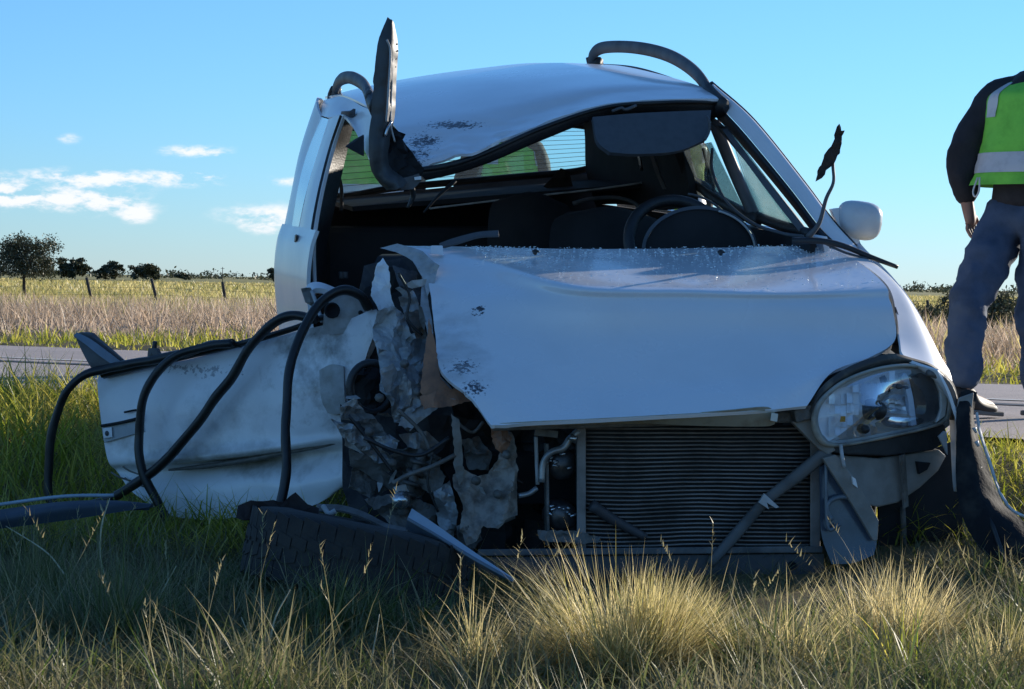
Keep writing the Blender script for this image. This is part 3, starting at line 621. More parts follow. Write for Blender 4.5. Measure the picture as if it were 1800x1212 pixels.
def hood_lip():
    a = [C(862,747,.05),C(930,743,.01),C(1060,737,-.02),C(1225,728,-.02),C(1345,722,.0)]
    b = [C(866,752,.09),C(930,750,.07),C(1060,746,.05),C(1225,744,.05),C(1345,744,.07)]
    patch('hood_underside', [a, [p+BK*.012 for p in [0.5*(x+y) for x, y in zip(a, b)]], b], mat('hood_inner_lip', (0.42, 0.36, 0.25), .6, col2=(.2, .16, .1), nscale=9), hood, 6, 30, .003)
    c = [C(1130,735,.0),C(1200,729,-.01),C(1280,722,-.02),C(1345,716,.0),C(1362,724,.02)]
    d = [C(1130,744,.03),C(1200,748,.03),C(1280,750,.03),C(1345,750,.04),C(1362,746,.04)]
    patch('lip_flange', [c, d], mat('hood_flange', (0.40, 0.36, 0.28), .6, col2=(.25, .21, .15), nscale=12), hood, 5, 20, .003)
hood_lip()
MB().hexa([C(1356,726,-.01),C(1368,728,-.01),C(1368,728,.03),C(1356,726,.03),C(1354,740,-.01),C(1366,742,-.01),C(1366,742,.03),C(1354,740,.03)]).build('clip', mat('clip_white', (.7,.68,.6), .4), hood, .001)
# torn left flange of the hood, folded under
sheet('hood_fold', [(670,438),(700,432),(742,444),(770,468),(764,500),(750,524),(744,494),(724,462),(696,446)], .90, pbare, hood, gx=-.0012, gy=-.002, amp=.030, sc=11, seed=5, dens=9)
sheet('hood_fold', [(742,468),(752,520),(762,590),(773,662),(800,690),(845,712),(860,742),(838,705),(790,702),(770,690),(755,600),(740,540)], .45, pbare, hood, gx=0, gy=-.0028, amp=.012, sc=12, seed=8, dens=8)
# bent wiper sliver on the cowl
patch('cowl_strip', [[C(772,428,1.1),C(800,418,1.1),C(840,408,1.1),C(876,405,1.08)],[C(778,434,1.08),C(806,427,1.08),C(842,416,1.08),C(877,414,1.06)]], greyp, car, 5, 20, .008)
MB().hexa([C(758,432,.97),C(778,432,.97),C(778,432,1.0),C(758,432,1.0),C(756,446,.955),C(780,449,.95),C(780,449,.98),C(756,446,.98)]).build('clip', paint, car, .002)
# --- right fender (seen edge-on), wheel arch on its hidden side
def fender():
    rows = []
    for s, ix, iy, ox, oy in ((1.22,1458,434,1512,440),(1.04,1470,444,1526,456),(.85,1512,462,1572,496),(.66,1560,502,1607,541),(.50,1576,552,1640,600),(.36,1582,600,1664,652),(.24,1592,628,1680,700),(.17,1650,650,1686,742)):
        a = C(ix, iy, s); b_ = C(ox, oy, s); m1 = a*.45+b_*.55+UP*.020; m2 = a*.12+b_*.88+UP*.008
        dz = b_[2]; c1 = b_-UP*(dz-.30)*.35+RT*.018+BK*.01; zb = .62 if .3 < s < .95 else .30
        c2 = b_.copy(); c2[2] = min(zb, dz-.03); c2 = c2+RT*.012+BK*.012
        rows.append([a, m1, m2, b_, c2*.5+b_*.5+RT*.012, c2])
    return patch('fender', rows, paint, car, 40, 26, .010)[0]
fend = fender()
patch('fender_inner', [[C(1573,540,.52),C(1586,575,.46),C(1612,612,.36)],[C(1574,580,.50),C(1590,604,.44),C(1622,640,.34)],[C(1566,616,.48),C(1588,632,.42),C(1630,655,.33)]], greyp, fend, 10, 10, .004)
MB().hexa([C(1568,585,.45),C(1590,590,.45),C(1590,590,.48),C(1568,585,.48),C(1566,606,.45),C(1588,608,.45),C(1588,608,.48),C(1566,606,.48)]).build('bracket', blackp, fend, .002)
MB().tube([C(1560,628,.33),C(1578,633,.33),C(1600,626,.34)], [.012,.015,.01], 10, 8).build('hinge_stop', grime, fend)
# --- right body side below the belt, hidden from the front but there
def right_side():
    rows = []
    for s in (1.04, 1.5, 2.0, 2.5, 3.0, 3.5, 3.9):
        zb = 1.085+(s-1.1)*.075
        rows.append([CAR(s, .775, zb), CAR(s, .80, zb-.12), CAR(s, .815, zb-.32), CAR(s, .80, .42+.04*s), CAR(s, .76, .27+.05*s)])
    patch('body_side', rows, paint, car, 30, 20, .02)
right_side()
# --- A pillar (driver side)
po = [C(1254,148,1.84),C(1326,212,1.66),C(1412,318,1.43),C(1466,390,1.28),C(1508,436,1.19)]
pm = [C(1252,160,1.82),C(1316,219,1.64),C(1402,325,1.41),C(1454,395,1.26),C(1496,438,1.17)]
pi_ = [C(1250,172,1.82),C(1304,228,1.65),C(1390,332,1.42),C(1442,400,1.27),C(1482,438,1.17)]
patch('windscreen_pillar', [[p+BK*.06+RT*.004 for p in po], po, [a*.5+b*.5-BK*.012 for a, b in zip(po, pm)], pm, pi_], paint, car, 14, 40, .012)
tr0 = [p+BK*.005 for p in pi_]; tr1 = [C(1252,200,1.84),C(1290,240,1.69),C(1374,340,1.46),C(1424,404,1.30),C(1448,440,1.20)]
patch('pillar_trim', [tr0, [a*.5+b*.5-BK*.02 for a, b in zip(tr0, tr1)], tr1], blackp, car, 8, 40, .02)
patch('door_frame', [[p+BK*.03 for p in tr1], [S(1276,224,.635),S(1288,238,.645),S(1364,340,.715),S(1416,405,.775),S(1440,430,.79)]], greyp, car, 6, 30, .02)
# drip rail strip on top of the pillar, dark
MB().tube([p+BK*.03+UP*.004 for p in po], .011, 8, 40).build('gutter', blackp, car)
# --- driver's door: window frames, belt, glass
db = MB(); db.tube([S(1255,214,.62),S(1290,300,.69),S(1331,392,.76)], .024, 8, 16); db.build('window_divider', greyp, car)
db = MB(); db.tube([S(1322,378,.755),S(1370,396,.765),S(1425,412,.78)], .020, 8, 10); db.build('window_sill', blackp, car)
MB().tube([S(1330,388,.74),S(1262,352,.745),S(1236,330,.745),S(1205,316,.74),S(1150,300,.74)], .026, 8, 16).build('window_sill', blackp, car)
g1 = [S(1277,222,.63),S(1326,374,.755),S(1418,408,.78)]
MB().add(g1+[p+RT*.004 for p in g1], [(0, 1, 2), (5, 4, 3)], False).build('quarter_glass', glass_c, car)
gq = [S(1196,262,.66),S(1250,250,.64),S(1320,392,.765),S(1218,340,.75)]
MB().add(gq+[p+RT*.004 for p in gq], [(0, 1, 2, 3), (7, 6, 5, 4)], False).build('side_glass', glass_c, car)
MB().tube([S(1192,255,.65),S(1205,290,.69),S(1222,345,.75)], .030, 8, 12).build('centre_pillar', trim, car)
MB().tube([S(1236,262,.655),S(1246,300,.70),S(1258,345,.745)], .006, 6, 8).build('window_channel', blackp, car)
# cant rail, right
MB().tube([C(1250,196,1.80),C(1222,190,2.1),C(1180,186,2.6),C(1130,178,3.2),C(1080,172,3.75)], .032, 8, 24).build('roof_side_rail', blackp, car)
# --- black quarter trims inside, right rear
sd = MB(); thick_grid(sd, grid_of([[CAR(1.0, .745, 1.075), CAR(2.0, .745, 1.15), CAR(3.0, .74, 1.22), CAR(3.9, .70, 1.28)], [CAR(1.15, .74, .75), CAR(2.0, .745, .8), CAR(3.0, .74, .85), CAR(3.9, .70, .9)], [CAR(1.15, .72, .40), CAR(2.0, .72, .42), CAR(3.0, .72, .46), CAR(3.9, .7, .5)]], 8, 16), .02); sd.build('side_trim', trim, car)
patch('rear_pillar_trim', [[C(1022,186,3.84),C(1090,180,3.3),C(1150,188,2.75),C(1186,192,2.45)],[C(1028,240,3.86),C(1092,235,3.3),C(1155,238,2.75),C(1196,240,2.42)],[C(1030,300,3.86),C(1096,300,3.3),C(1160,300,2.75),C(1206,300,2.40)],[C(1046,360,3.82),C(1100,360,3.3),C(1168,370,2.75),C(1216,360,2.38)]], trim, car, 10, 14, .03)
MB().tube([C(1122,268,2.9),C(1128,300,2.9)], .008, 6, 4).build('belt_guide', shiny, car)
patch('trim_highlight', [[C(1140,262,2.6),C(1152,300,2.6),C(1166,332,2.6)],[C(1147,262,2.59),C(1159,300,2.59),C(1173,332,2.59)]], greyp, car, 4, 8, .01)
# --- sun visor
vis = [[C(1042,206,1.62),C(1110,200,1.64),C(1190,196,1.66),C(1250,194,1.68)],[C(1050,248,1.56),C(1115,243,1.58),C(1190,238,1.60),C(1246,232,1.62)],[C(1072,268,1.54),C(1120,271,1.55),C(1190,266,1.57),C(1240,246,1.60)]]
sv, _g = patch('sun_visor', vis, visor_m, car, 12, 20, .02)
MB().tube([C(1243,205,1.62),C(1247,215,1.60),C(1246,232,1.60),C(1239,246,1.58)], .006, 6, 12).build('visor_arm', greyp, sv)
# --- front roof rail (header), bent down on the passenger side
hd = MB(); hu = [C(733,302,1.56),C(790,292,1.58),C(850,272,1.60),C(950,228,1.64),C(1060,192,1.68),C(1160,183,1.70),C(1262,182,1.74)]
hl = [C(748,318,1.60),C(800,306,1.62),C(862,286,1.64),C(956,246,1.68),C(1064,206,1.72),C(1160,198,1.74),C(1258,204,1.78)]
thick_grid(hd, grid_of([hu, [a*.5+b*.5-BK*.012 for a, b in zip(hu, hl)], hl, [p+BK*.12+UP*.02 for p in hl]], 12, 60), .006); hd.build('roof_header', blackp, car)
MB().tube([p-BK*.015+UP*.004 for p in hu], [.009,.011,.009,.008,.007,.007,.007], 8, 60).build('screen_seal', rubber, car)
MB().tube([C(1076,196,1.64),C(1092,190,1.64),C(1100,193,1.64),C(1118,186,1.66)], .006, 6, 12).build('torn_seal', greyp, car)
# --- roof skin
roof_rows = [
 [C(733,300,1.55),C(850,268,1.60),C(960,222,1.65),C(1060,190,1.68),C(1160,180,1.70),C(1262,178,1.72)],
 [C(712,268,1.72),C(830,240,1.78),C(940,208,1.82),C(1045,176,1.84),C(1150,165,1.84),C(1246,165,1.84)],
 [C(690,222,2.0),C(790,205,2.0),C(900,184,2.0),C(1010,160,2.0),C(1110,150,2.0),C(1217,152,2.0)],
 [C(640,188,2.6),C(740,168,2.6),C(845,149,2.6),C(950,135,2.6),C(1050,127,2.6),C(1146,132,2.6)],
 [C(602,172,3.2),C(700,152,3.2),C(800,136,3.2),C(895,124,3.2),C(990,116,3.2),C(1081,119,3.2)],
 [C(572,174,3.85),C(665,152,3.85),C(755,136,3.85),C(845,124,3.85),C(935,115,3.85),C(1023,118,3.85)]]
roof, RG = patch('roof', roof_rows, paint_roof, car, 64, 64, .010, rough=(.048, 5.5, 12, lambda u, v: max(0, 1-u*2.4)*max(0.10, 1-v*1.4)))
# roof bars
def roof_bar(name_pts, foot0, foot1, r):
    mb = MB(); mb.tube(name_pts, r, 10, 48, squash=(.72, 1.15)); o = mb.build('roof_bar', greyp, car)
    for f in (foot0, foot1): MB().tube(f, [.034, .026, .022], 8, 8, squash=(.8, 1.2)).build('foot', blackp, o)
roof_bar([C(1252,170,1.82),C(1226,132,2.05),C(1190,105,2.4),C(1150,90,2.75),C(1105,83,3.1),C(1062,84,3.4),C(1044,94,3.5),C(1040,112,3.54)],
         [C(1270,190,1.72),C(1256,172,1.80),C(1240,152,1.9)], [C(1052,116,3.50),C(1042,110,3.54),C(1038,100,3.54)], .024)
roof_bar([C(650,172,2.2),C(640,150,2.5),C(618,137,2.95),C(600,140,3.35),C(592,152,3.6),C(588,168,3.7)],
         [C(662,190,2.1),C(652,176,2.2),C(646,160,2.3)], [C(590,176,3.7),C(588,166,3.7),C(590,156,3.66)], .024)
MB().tube([C(1262,186,1.74),C(1226,162,1.95),C(1176,139,2.5),C(1110,120,3.1),C(1040,115,3.6)], .010, 6, 30).build('roof_gutter', blackp, car)
# --- left cant rail torn off at its front
patch('roof_side_rail', [[C(570,176,3.8),C(602,170,3.2),C(638,188,2.6),C(660,196,2.25)],[C(563,186,3.8),C(588,184,3.2),C(622,204,2.7),C(655,262,2.2)],[C(560,202,3.8),C(578,207,3.1),C(610,208,2.68),C(654,292,2.22)]], paint, car, 14, 30, .012)
MB().hexa([C(640,236,2.3),C(622,246,2.3),C(622,246,2.36),C(640,236,2.36),C(640,276,2.26),C(606,258,2.26),C(606,258,2.33),C(640,276,2.33)]).build('grab_handle', blackp, car, .006)
# --- torn windscreen pillar standing up on the passenger side
pl = [C(684,32,1.50),C(668,72,1.50),C(660,130,1.50),C(655,200,1.50),C(651,255,1.50),C(656,300,1.50),C(682,334,1.50)]
pc = [C(686,36,1.49),C(682,80,1.47),C(677,140,1.465),C(674,205,1.46),C(666,250,1.46),C(668,300,1.46),C(700,332,1.47)]
prr = [C(689,42,1.50),C(696,84,1.51),C(693,145,1.515),C(690,205,1.52),C(682,245,1.52),C(680,290,1.52),C(716,324,1.52)]
patch('torn_pillar', [pl, pc, prr], mat('pillar_grey', (.05, .052, .054), .5, var=.3), car, 9, 60, .008, rough=(.010, 16, 9, lambda u, v: .4+v))
MB().tube([C(680,70,1.455),C(686,90,1.455),C(684,140,1.45),C(681,190,1.445),C(679,214,1.45)], .0042, 6, 30).build('pillar_highlight', pbare, car)  # thin pale line standing in for a highlight on the torn pillar
MB().tube([C(690,70,1.475),C(689,140,1.48),C(687,215,1.48),C(694,250,1.48)], .0035, 6, 20).build('pillar_edge', pbare, car)
jg = MB()
for i, (px, py) in enumerate(((694, 62), (697, 78), (698, 90), (695, 104), (694, 118))): jg.add([C(px-5, py-6, 1.50), C(px-5, py+6, 1.50), C(px+3, py, 1.495), C(px-2, py, 1.53)], [(0, 1, 2), (0, 2, 3), (1, 3, 2), (0, 3, 1)], False)
jg.build('broken_glass_edge', blackp, car)
sheet('torn_pillar_root', [(660,215),(690,222),(700,232),(712,236),(708,246),(722,266),(744,302),(736,326),(712,335),(680,332),(664,310),(658,260)], 1.53, trim, car, amp=.035, sc=14, seed=3, dens=9, smooth=False)  # dark sheet standing in for the shaded hollow at the pillar root
sheet('torn_pillar_root', [(660,270),(672,300),(700,316),(736,305),(742,316),(726,334),(690,334),(664,318)], 1.50, greyp, car, amp=.014, sc=15, seed=6, dens=9, smooth=True)
MB().tube([C(688,214,1.47),C(681,226,1.46),C(677,240,1.46)], .006, 6, 8).build('clip', shiny, car)
MB().hexa([C(728,312,1.48),C(740,310,1.48),C(740,310,1.52),C(728,312,1.52),C(729,317,1.48),C(741,316,1.48),C(741,316,1.52),C(729,317,1.52)]).build('clip', mat('clip_pale', (.75, .75, .75), .3), car)
MB().tube([C(722,322,1.52),C(726,345,1.54),C(717,366,1.54)], [.012, .010, .006], 6, 10).build('hanging_wire', blackp, car)
MB().tube([C(800,318,1.62),C(770,345,1.62),C(745,374,1.62)], [.02, .014, .008], 6, 10, squash=(1, .4)).build('hanging_lining', trim, car)
# --- rear: left side, pillar, glass, hatch
bf = [S(604,202,-.67),S(585,258,-.70),S(566,332,-.75),S(553,402,-.79),S(550,445,-.80),S(552,510,-.80)]
br_ = [S(579,206,-.67),S(555,280,-.715),S(537,345,-.765),S(525,402,-.79),S(520,446,-.81),S(520,510,-.815)]
patch('door_pillar', [bf, [a*.5+b*.5-RT*.012 for a, b in zip(bf, br_)], br_], paint, car, 8, 40, .012)
patch('door_seal', [[p-RT*.012+BK*.03 for p in bf], [S(612,206,-.63),S(600,262,-.65),S(584,332,-.69),S(568,402,-.73),S(562,445,-.74),S(562,512,-.74)]], blackp, car, 6, 40, .03)
patch('pillar_cap', [[S(600,196,-.67),S(612,197,-.66),S(622,199,-.64)],[S(597,208,-.67),S(612,207,-.655),S(622,208,-.635)]], greyp, car, 5, 8, .02)
gl = [S(578,210,-.672),S(552,290,-.722),S(536,348,-.768),S(524,404,-.792)]; gr = [S(564,206,-.66),S(538,275,-.71),S(523,335,-.76),S(513,398,-.79)]
patch('side_window', [gl, gr], mat('dark_side_glass', (0.02, 0.03, 0.04), 0.06, var=.1, coat=1.0), car, 4, 24, .005)
dr = [S(557,172,-.655),S(528,262,-.70),S(511,345,-.75),S(498,405,-.785)]
patch('rear_pillar', [gr, [a*.5+b*.5-RT*.008 for a, b in zip(gr, dr)], dr, [p+BK*.05+RT*.03 for p in dr]], paint, car, 10, 30, .01)
def quarter():
    cols = [(552,2.5),(536,2.75),(520,3.05),(505,3.4),(494,3.75)]
    rows = []
    for zk, (ya, yb), dt in ((0,(408,396),-.790),(1,(440,425),-.812),(2,(490,470),-.822),(3,(545,520),-.815),(4,(620,590),-.79),(5,(690,640),-.74)):
        r_ = []
        for i, (px, s) in enumerate(cols):
            y = ya+(yb-ya)*i/4; q = CAR(s, dt, 0); zz = PY(px, y, q[1])[2]; r_.append(np.array((q[0], q[1], zz)))
        e = r_[-1]; r_.append(e+BK*.14+RT*.06); r_.append(e+BK*.20+RT*.22)
        rows.append(r_)
    return patch('rear_quarter_panel', rows, paint, car, 30, 36, .015, rough=(.006, 5, 4, lambda u, v: 1))[0]
rq = quarter()
MB().hexa([S(521,412,-.83),S(518,414,-.83),S(518,414,-.80),S(521,412,-.80),S(520,424,-.83),S(517,426,-.83),S(517,426,-.80),S(520,424,-.80)]).build('door_handle', blackp, rq, .002)
# hatch
def zrow(y0, y1, s, xs): return [C(x, y0+(y1-y0)*(x-xs[0])/(xs[-1]-xs[0]), s) for x in xs]
xs_ = (575, 690, 810, 930, 1035, 1060)
patch('hatch_panel', [zrow(352,300,3.93,xs_), zrow(362,312,3.90,xs_), zrow(420,370,3.95,xs_), zrow(520,480,3.98,xs_), zrow(600,570,3.95,xs_)], trim, car, 16, 24, .05)
patch('hatch_lining', [zrow(350,303,3.88,xs_), zrow(364,315,3.84,xs_)], greyp, car, 5, 24, .02)
patch('hatch_header', [zrow(178,120,3.88,xs_), zrow(212,190,3.90,xs_), zrow(232,216,3.92,xs_)], trim, car, 8, 24, .03)
fr = MB(); fr.tube([C(592,225,3.9),C(585,300,3.9),C(592,345,3.9),C(700,330,3.9),C(900,312,3.9),C(1020,300,3.9),C(1036,285,3.9),C(1034,240,3.9),C(1026,222,3.9),C(900,216,3.9),C(700,222,3.9)], .016, 8, 80, closed=True); fr.build('rear_window_seal', rubber, car)
rg = [C(588,222,3.91),C(588,346,3.91),C(1034,300,3.91),C(1034,220,3.91)]
rgo = MB().add(rg+[p+BK*.004 for p in rg], [(0, 1, 2, 3), (7, 6, 5, 4)], False).build('rear_window', glass_r, car)
dm = MB()
for i in range(11):
    f = (i+.5)/11; a = rg[0]*(1-f)+rg[1]*f; b_ = rg[3]*(1-f)+rg[2]*f; dm.tube([a-BK*.002, b_-BK*.002], .0011, 4)
dmo = dm.build('defroster_line', mat('defroster_line', (.22, .20, .18), .6), rgo); dmo['kind'] = 'stuff'
patch('rear_corner_trim', [[C(562,200,3.7),C(596,212,3.8),C(606,222,3.85)],[C(556,300,3.6),C(584,290,3.78),C(592,292,3.85)],[C(560,352,3.5),C(584,344,3.75),C(594,345,3.85)]], trim, car, 8, 8, .03)
MB().tube([C(596,238,3.2),C(591,292,3.2),C(600,330,3.1),C(600,372,3.0)], .009, 6, 16).build('seat_belt', blackp, car)
MB().hexa([C(596,285,3.15),C(586,288,3.15),C(586,288,3.18),C(596,285,3.18),C(598,312,3.15),C(590,314,3.15),C(590,314,3.18),C(598,312,3.18)]).build('belt_buckle', blackp, car, .004)
# parcel shelf and its edge
ps = [zrow(372,330,3.05,(620,760,900,1040,1140)), [p+BK*.75+UP*.05 for p in zrow(372,330,3.05,(620,760,900,1040,1140))]]
shelf, _g = patch('parcel_shelf', ps, trim, car, 6, 16, .02)
MB().tube([C(755,367,3.03),C(830,358,3.02),C(930,346,3.02),C(1040,334,3.02),C(1128,322,3.02)], .008, 6, 24, squash=(1, .6)).build('shelf_edge', pbare, shelf)
sheet('torn_lining', [(955,330),(985,298),(1000,302),(1008,330),(980,336)], 3.3, mat('brown_lining', (.03, .02, .016), .9), car, amp=.02, seed=2, dens=10)
MB().tube([C(576,362,2.9),C(580,350,2.9)], .010, 8, 4).build('belt_anchor', shiny, car)
MB().tube([C(600,490,2.7),C(600,478,2.7)], .012, 8, 4).build('buckle', greyp, car)
MB().tube([C(607,490,2.7),C(607,478,2.7)], .012, 8, 4).build('buckle', greyp, car)
# --- cabin: floor, firewall, seats, wheel
fl = MB(); fl.add([CAR(.55,-.72,.40),CAR(.55,.74,.40),CAR(3.95,.74,.55),CAR(3.95,-.74,.55)], [(0,1,2,3)], False); fl.add([CAR(.55,-.72,.36),CAR(.55,.74,.36),CAR(3.95,.74,.51),CAR(3.95,-.74,.51)], [(3,2,1,0)], False); fl.build('cabin_floor', trim, car)
patch('dashboard', [[C(700,480,1.62),C(830,478,1.62),C(1100,476,1.62),C(1400,480,1.62),C(1440,480,1.62)],[C(690,452,1.5),C(830,450,1.5),C(1100,448,1.5),C(1400,444,1.5),C(1450,440,1.5)],[C(660,458,1.26),C(820,456,1.26),C(1100,456,1.26),C(1400,454,1.26),C(1470,450,1.22)],[C(650,560,1.22),C(820,560,1.22),C(1100,560,1.22),C(1400,560,1.22),C(1470,540,1.20)]], trim, car, 14, 24, .02)
def seat(t, s0, w, ytop, pxc):
    pts = []
    mb = MB(); zt = C(pxc, ytop, s0+.25)[2]
    G = grid_of([[CAR(s0+.02, t-w*.5, .62), CAR(s0-.02, t, .62), CAR(s0+.02, t+w*.5, .62)], [CAR(s0+.10, t-w*.5, .85), CAR(s0+.05, t, .85), CAR(s0+.10, t+w*.5, .85)], [CAR(s0+.2, t-w*.45, zt-.08), CAR(s0+.16, t, zt-.02), CAR(s0+.2, t+w*.45, zt-.08)], [CAR(s0+.25, t-w*.30, zt-.015), CAR(s0+.22, t, zt), CAR(s0+.25, t+w*.30, zt-.015)]], 14, 14)
    thick_grid(mb, G, -.10); o = mb.build('front_seat', trim, car)
    cu = MB(); thick_grid(cu, grid_of([[CAR(s0-.45, t-w*.5, .60), CAR(s0-.45, t, .61), CAR(s0-.45, t+w*.5, .60)], [CAR(s0-.2, t-w*.5, .62), CAR(s0-.2, t, .60), CAR(s0-.2, t+w*.5, .62)], [CAR(s0+.06, t-w*.5, .62), CAR(s0+.06, t, .58), CAR(s0+.06, t+w*.5, .62)]], 10, 10), .14); cu.build('cushion', trim, o)
    return o, zt
seat(.30, 1.95, .52, 372, 1230)
seat(-.36, 2.05, .50, 452, 700)
s_o, _z = seat(.16, 2.75, .40, 348, 1068)
MB().tube([C(1008,358,2.86),C(1040,350,2.88),C(1085,348,2.88),C(1116,358,2.86),C(1130,374,2.84)], .010, 6, 20).build('seat_edge', greyp, s_o)
rs = MB(); rs.hexa([CAR(3.0,-.70,.5),CAR(3.0,.72,.5),CAR(3.14,.72,.5),CAR(3.14,-.70,.5),CAR(3.12,-.70,1.13),CAR(3.12,.72,1.16),CAR(3.24,.72,1.16),CAR(3.24,-.70,1.13)]); rs.build('rear_seat', trim, car, .03)
def arc(cx, cy, rx, ry, a0, a1, s, n=24, ds=0.0): return [C(cx+rx*math.cos(R(a0+(a1-a0)*i/n)), cy-ry*math.sin(R(a0+(a1-a0)*i/n)), s+ds*math.sin(R(a0+(a1-a0)*i/n))) for i in range(n+1)]
sw = MB(); cen = C(1192, 430, 1.55); e1 = RT; e2 = UP*.86+BK*.42; rad = .185
sw.tube([cen+e1*rad*math.cos(a)+e2*rad*1.02*math.sin(a) for a in np.linspace(0, 2*math.pi, 40, endpoint=False)], .022, 10, closed=True); swo = sw.build('steering_wheel', blackp, car)
hubm = MB(); hubm.lathe(cen-BK*.03, -np.cross(e1, e2), [(0.0, .03), (.06, .025), (.075, 0), (.07, -.05), (0, -.06)], 20); hubm.build('hub', blackp, swo)
for a in (200, 340, 270): MB().tube([cen, cen+(e1*math.cos(R(a))+e2*math.sin(R(a)))*rad], .014, 8).build('spoke', blackp, swo)
bn = [arc(1230, 440, 96, 72, 178, 2, 1.30), arc(1230, 440, 92, 68, 178, 2, 1.36), arc(1230, 440, 90, 62, 178, 2, 1.44)]
bino, _g = patch('instrument_cowl', bn, visor_m, car, 8, 40, .012)
cov = MB(); A = arc(1230, 440, 95, 71, 178, 2, 1.31); cov.add([C(1230, 450, 1.31)]+A, [(0, i+1, i) for i in range(1, len(A))], True); cov.build('cowl_face', trim, bino)
MB().tube(arc(1230, 440, 97, 73, 70, 4, 1.29, 24), .004, 6).build('cowl_highlight', pbare, bino)  # pale arc painted in as the highlight along the cowl rim
MB().tube(arc(1192, 424, 100, 84, 80, 38, 1.52, 14), .005, 6).build('rim_highlight', greyp, swo)  # grey arc painted in as a highlight on the steering wheel
MB().tube([S(1252,262,.62),C(1252,300,1.75),C(1275,352,1.55),C(1322,392,1.35),C(1372,410,1.2),C(1412,416,1.1)], .006, 6, 30).build('loose_cable', greyp, car)
# --- mirror
mi = MB(); mc = C(1512, 388, 1.30); 
prof = []
U = 18; Vn = 28; G = np.zeros((U, Vn, 3))
for i in range(U):
    a = math.pi*i/(U-1)
    for j in range(Vn):
        b_ = 2*math.pi*j/(Vn-1)
        x = math.copysign(abs(math.cos(b_))**.7, math.cos(b_))*math.sin(a)**.75; z = math.copysign(abs(math.sin(b_))**.7, math.sin(b_))*math.sin(a)**.75
        G[i, j] = mc+RT*x*.080*(1+.12*z)+UP*(z*.070-x*.008)+BK*(-math.cos(a)*.055)
mi.add(G.reshape(-1, 3), [(i*Vn+j, i*Vn+j+1, (i+1)*Vn+j+1, (i+1)*Vn+j) for i in range(U-1) for j in range(Vn-1)])
mo = mi.build('door_mirror', mat('mirror_shell_paint', (.62, .63, .64), .3, var=.1, coat=.4), car)
patch('mirror_foot', [[C(1462,368,1.30),C(1478,366,1.30),C(1496,372,1.30)],[C(1474,398,1.30),C(1490,402,1.30),C(1506,408,1.30)],[C(1490,430,1.28),C(1505,432,1.28),C(1514,432,1.28)]], paint, mo, 8, 8, .03)
mgl = MB(); mgl.lathe(mc+BK*.05, BK, [(0, .006), (.05, .006), (.058, 0)], 20); mgl.build('mirror_glass', chrome, mo)
# --- wiper with a shred of rubber hanging off it, second wiper on the cowl
wa = MB(); wa.tube([C(1420,418,1.0),C(1440,392,.98),C(1452,350,.97),C(1465,320,.97),C(1464,285,.97),C(1470,255,.97)], [.012,.008,.007,.006,.006,.005], 7, 30); wao = wa.build('wiper_arm', greyp, car)
sheet('wiper_shred', [(1434,320),(1440,296),(1452,268),(1466,246),(1469,224),(1474,219),(1478,232),(1484,230),(1480,248),(1478,262),(1470,282),(1460,292),(1452,300),(1444,314)], .96, mat('brown_shred', (.045, .032, .025), .9, var=.5, nscale=40), wao, amp=.014, sc=22, seed=4, dens=6, jag=1.6)
w2 = MB(); w2.tube([C(1392,424,1.0),C(1440,424,.97),C(1480,432,.95),C(1530,452,.93),C(1578,470,.92)], [.013,.011,.010,.009,.007], 8, 30); w2.build('wiper_arm', blackp, car)
w3 = MB(); w3.tube([C(1450,428,.99),C(1490,446,.94),C(1546,459,.93)], [.010,.009,.005], 7, 14, squash=(1, .5)); w3.build('wiper_blade', greyp, car)
# cowl panel under the windscreen
patch('cowl_panel', [[C(780,447,1.4),C(1000,447,1.4),C(1240,447,1.4),C(1420,442,1.36),C(1490,440,1.3)],[C(770,452,1.14),C(1000,452,1.18),C(1240,452,1.18),C(1420,448,1.14),C(1486,446,1.10)]], blackp, car, 5, 20, .02)
for px, py in ((942, 443), (1268, 444)): MB().tube([C(px, py+4, .97), C(px-3, py-2, .98), C(px+6, py, .97)], [.006, .008, .003], 6, 6).build('washer_jet', blackp, car)

# --- headlight
hl_out = [(1436,742),(1440,718),(1456,696),(1484,674),(1520,658),(1560,648),(1600,646),(1634,653),(1656,672),(1664,700),(1662,728),(1650,742),(1615,754),(1560,766),(1500,778),(1462,780),(1444,766)]
def hs(px): return .10+(px-1436)/228*.16
def hring(sc, ds, dx=0, dy=0):
    cx, cy = 1552, 714
    return [C(cx+(x-cx)*sc+dx, cy+(y-cy)*sc+dy, hs(x)+ds) for x, y in hl_out]
head = MB(); 
def ringgrid(rings):
    mb = MB(); A = np.array([crv(r, 60, True) for r in rings]); k = A.shape[1]
    V = A.reshape(-1, 3); F = [(i*k+j, i*k+(j+1) % k, (i+1)*k+(j+1) % k, (i+1)*k+j) for i in range(len(A)-1) for j in range(k)]
    return mb.add(V, F)
hl = ringgrid([hring(1.08, .02), hring(1.09, -.012), hring(1.03, -.022), hring(1.0, -.008), hring(.98, .012)]).build('headlight', mat('headlight_bezel', (.40, .38, .33), .5, col2=(.2, .18, .15), nscale=10), car)
ringgrid([hring(1.0, .0), hring(.95, .035), hring(.80, .055), hring(.45, .068), hring(.02, .07)]).build('reflector', chrome, hl)
def lens():
    rings = [hring(1.0, -.006), hring(.8, -.030), hring(.5, -.042), hring(.2, -.047), hring(.01, -.048)]
    return ringgrid(rings).build('lens', lens_m, hl)
lens()
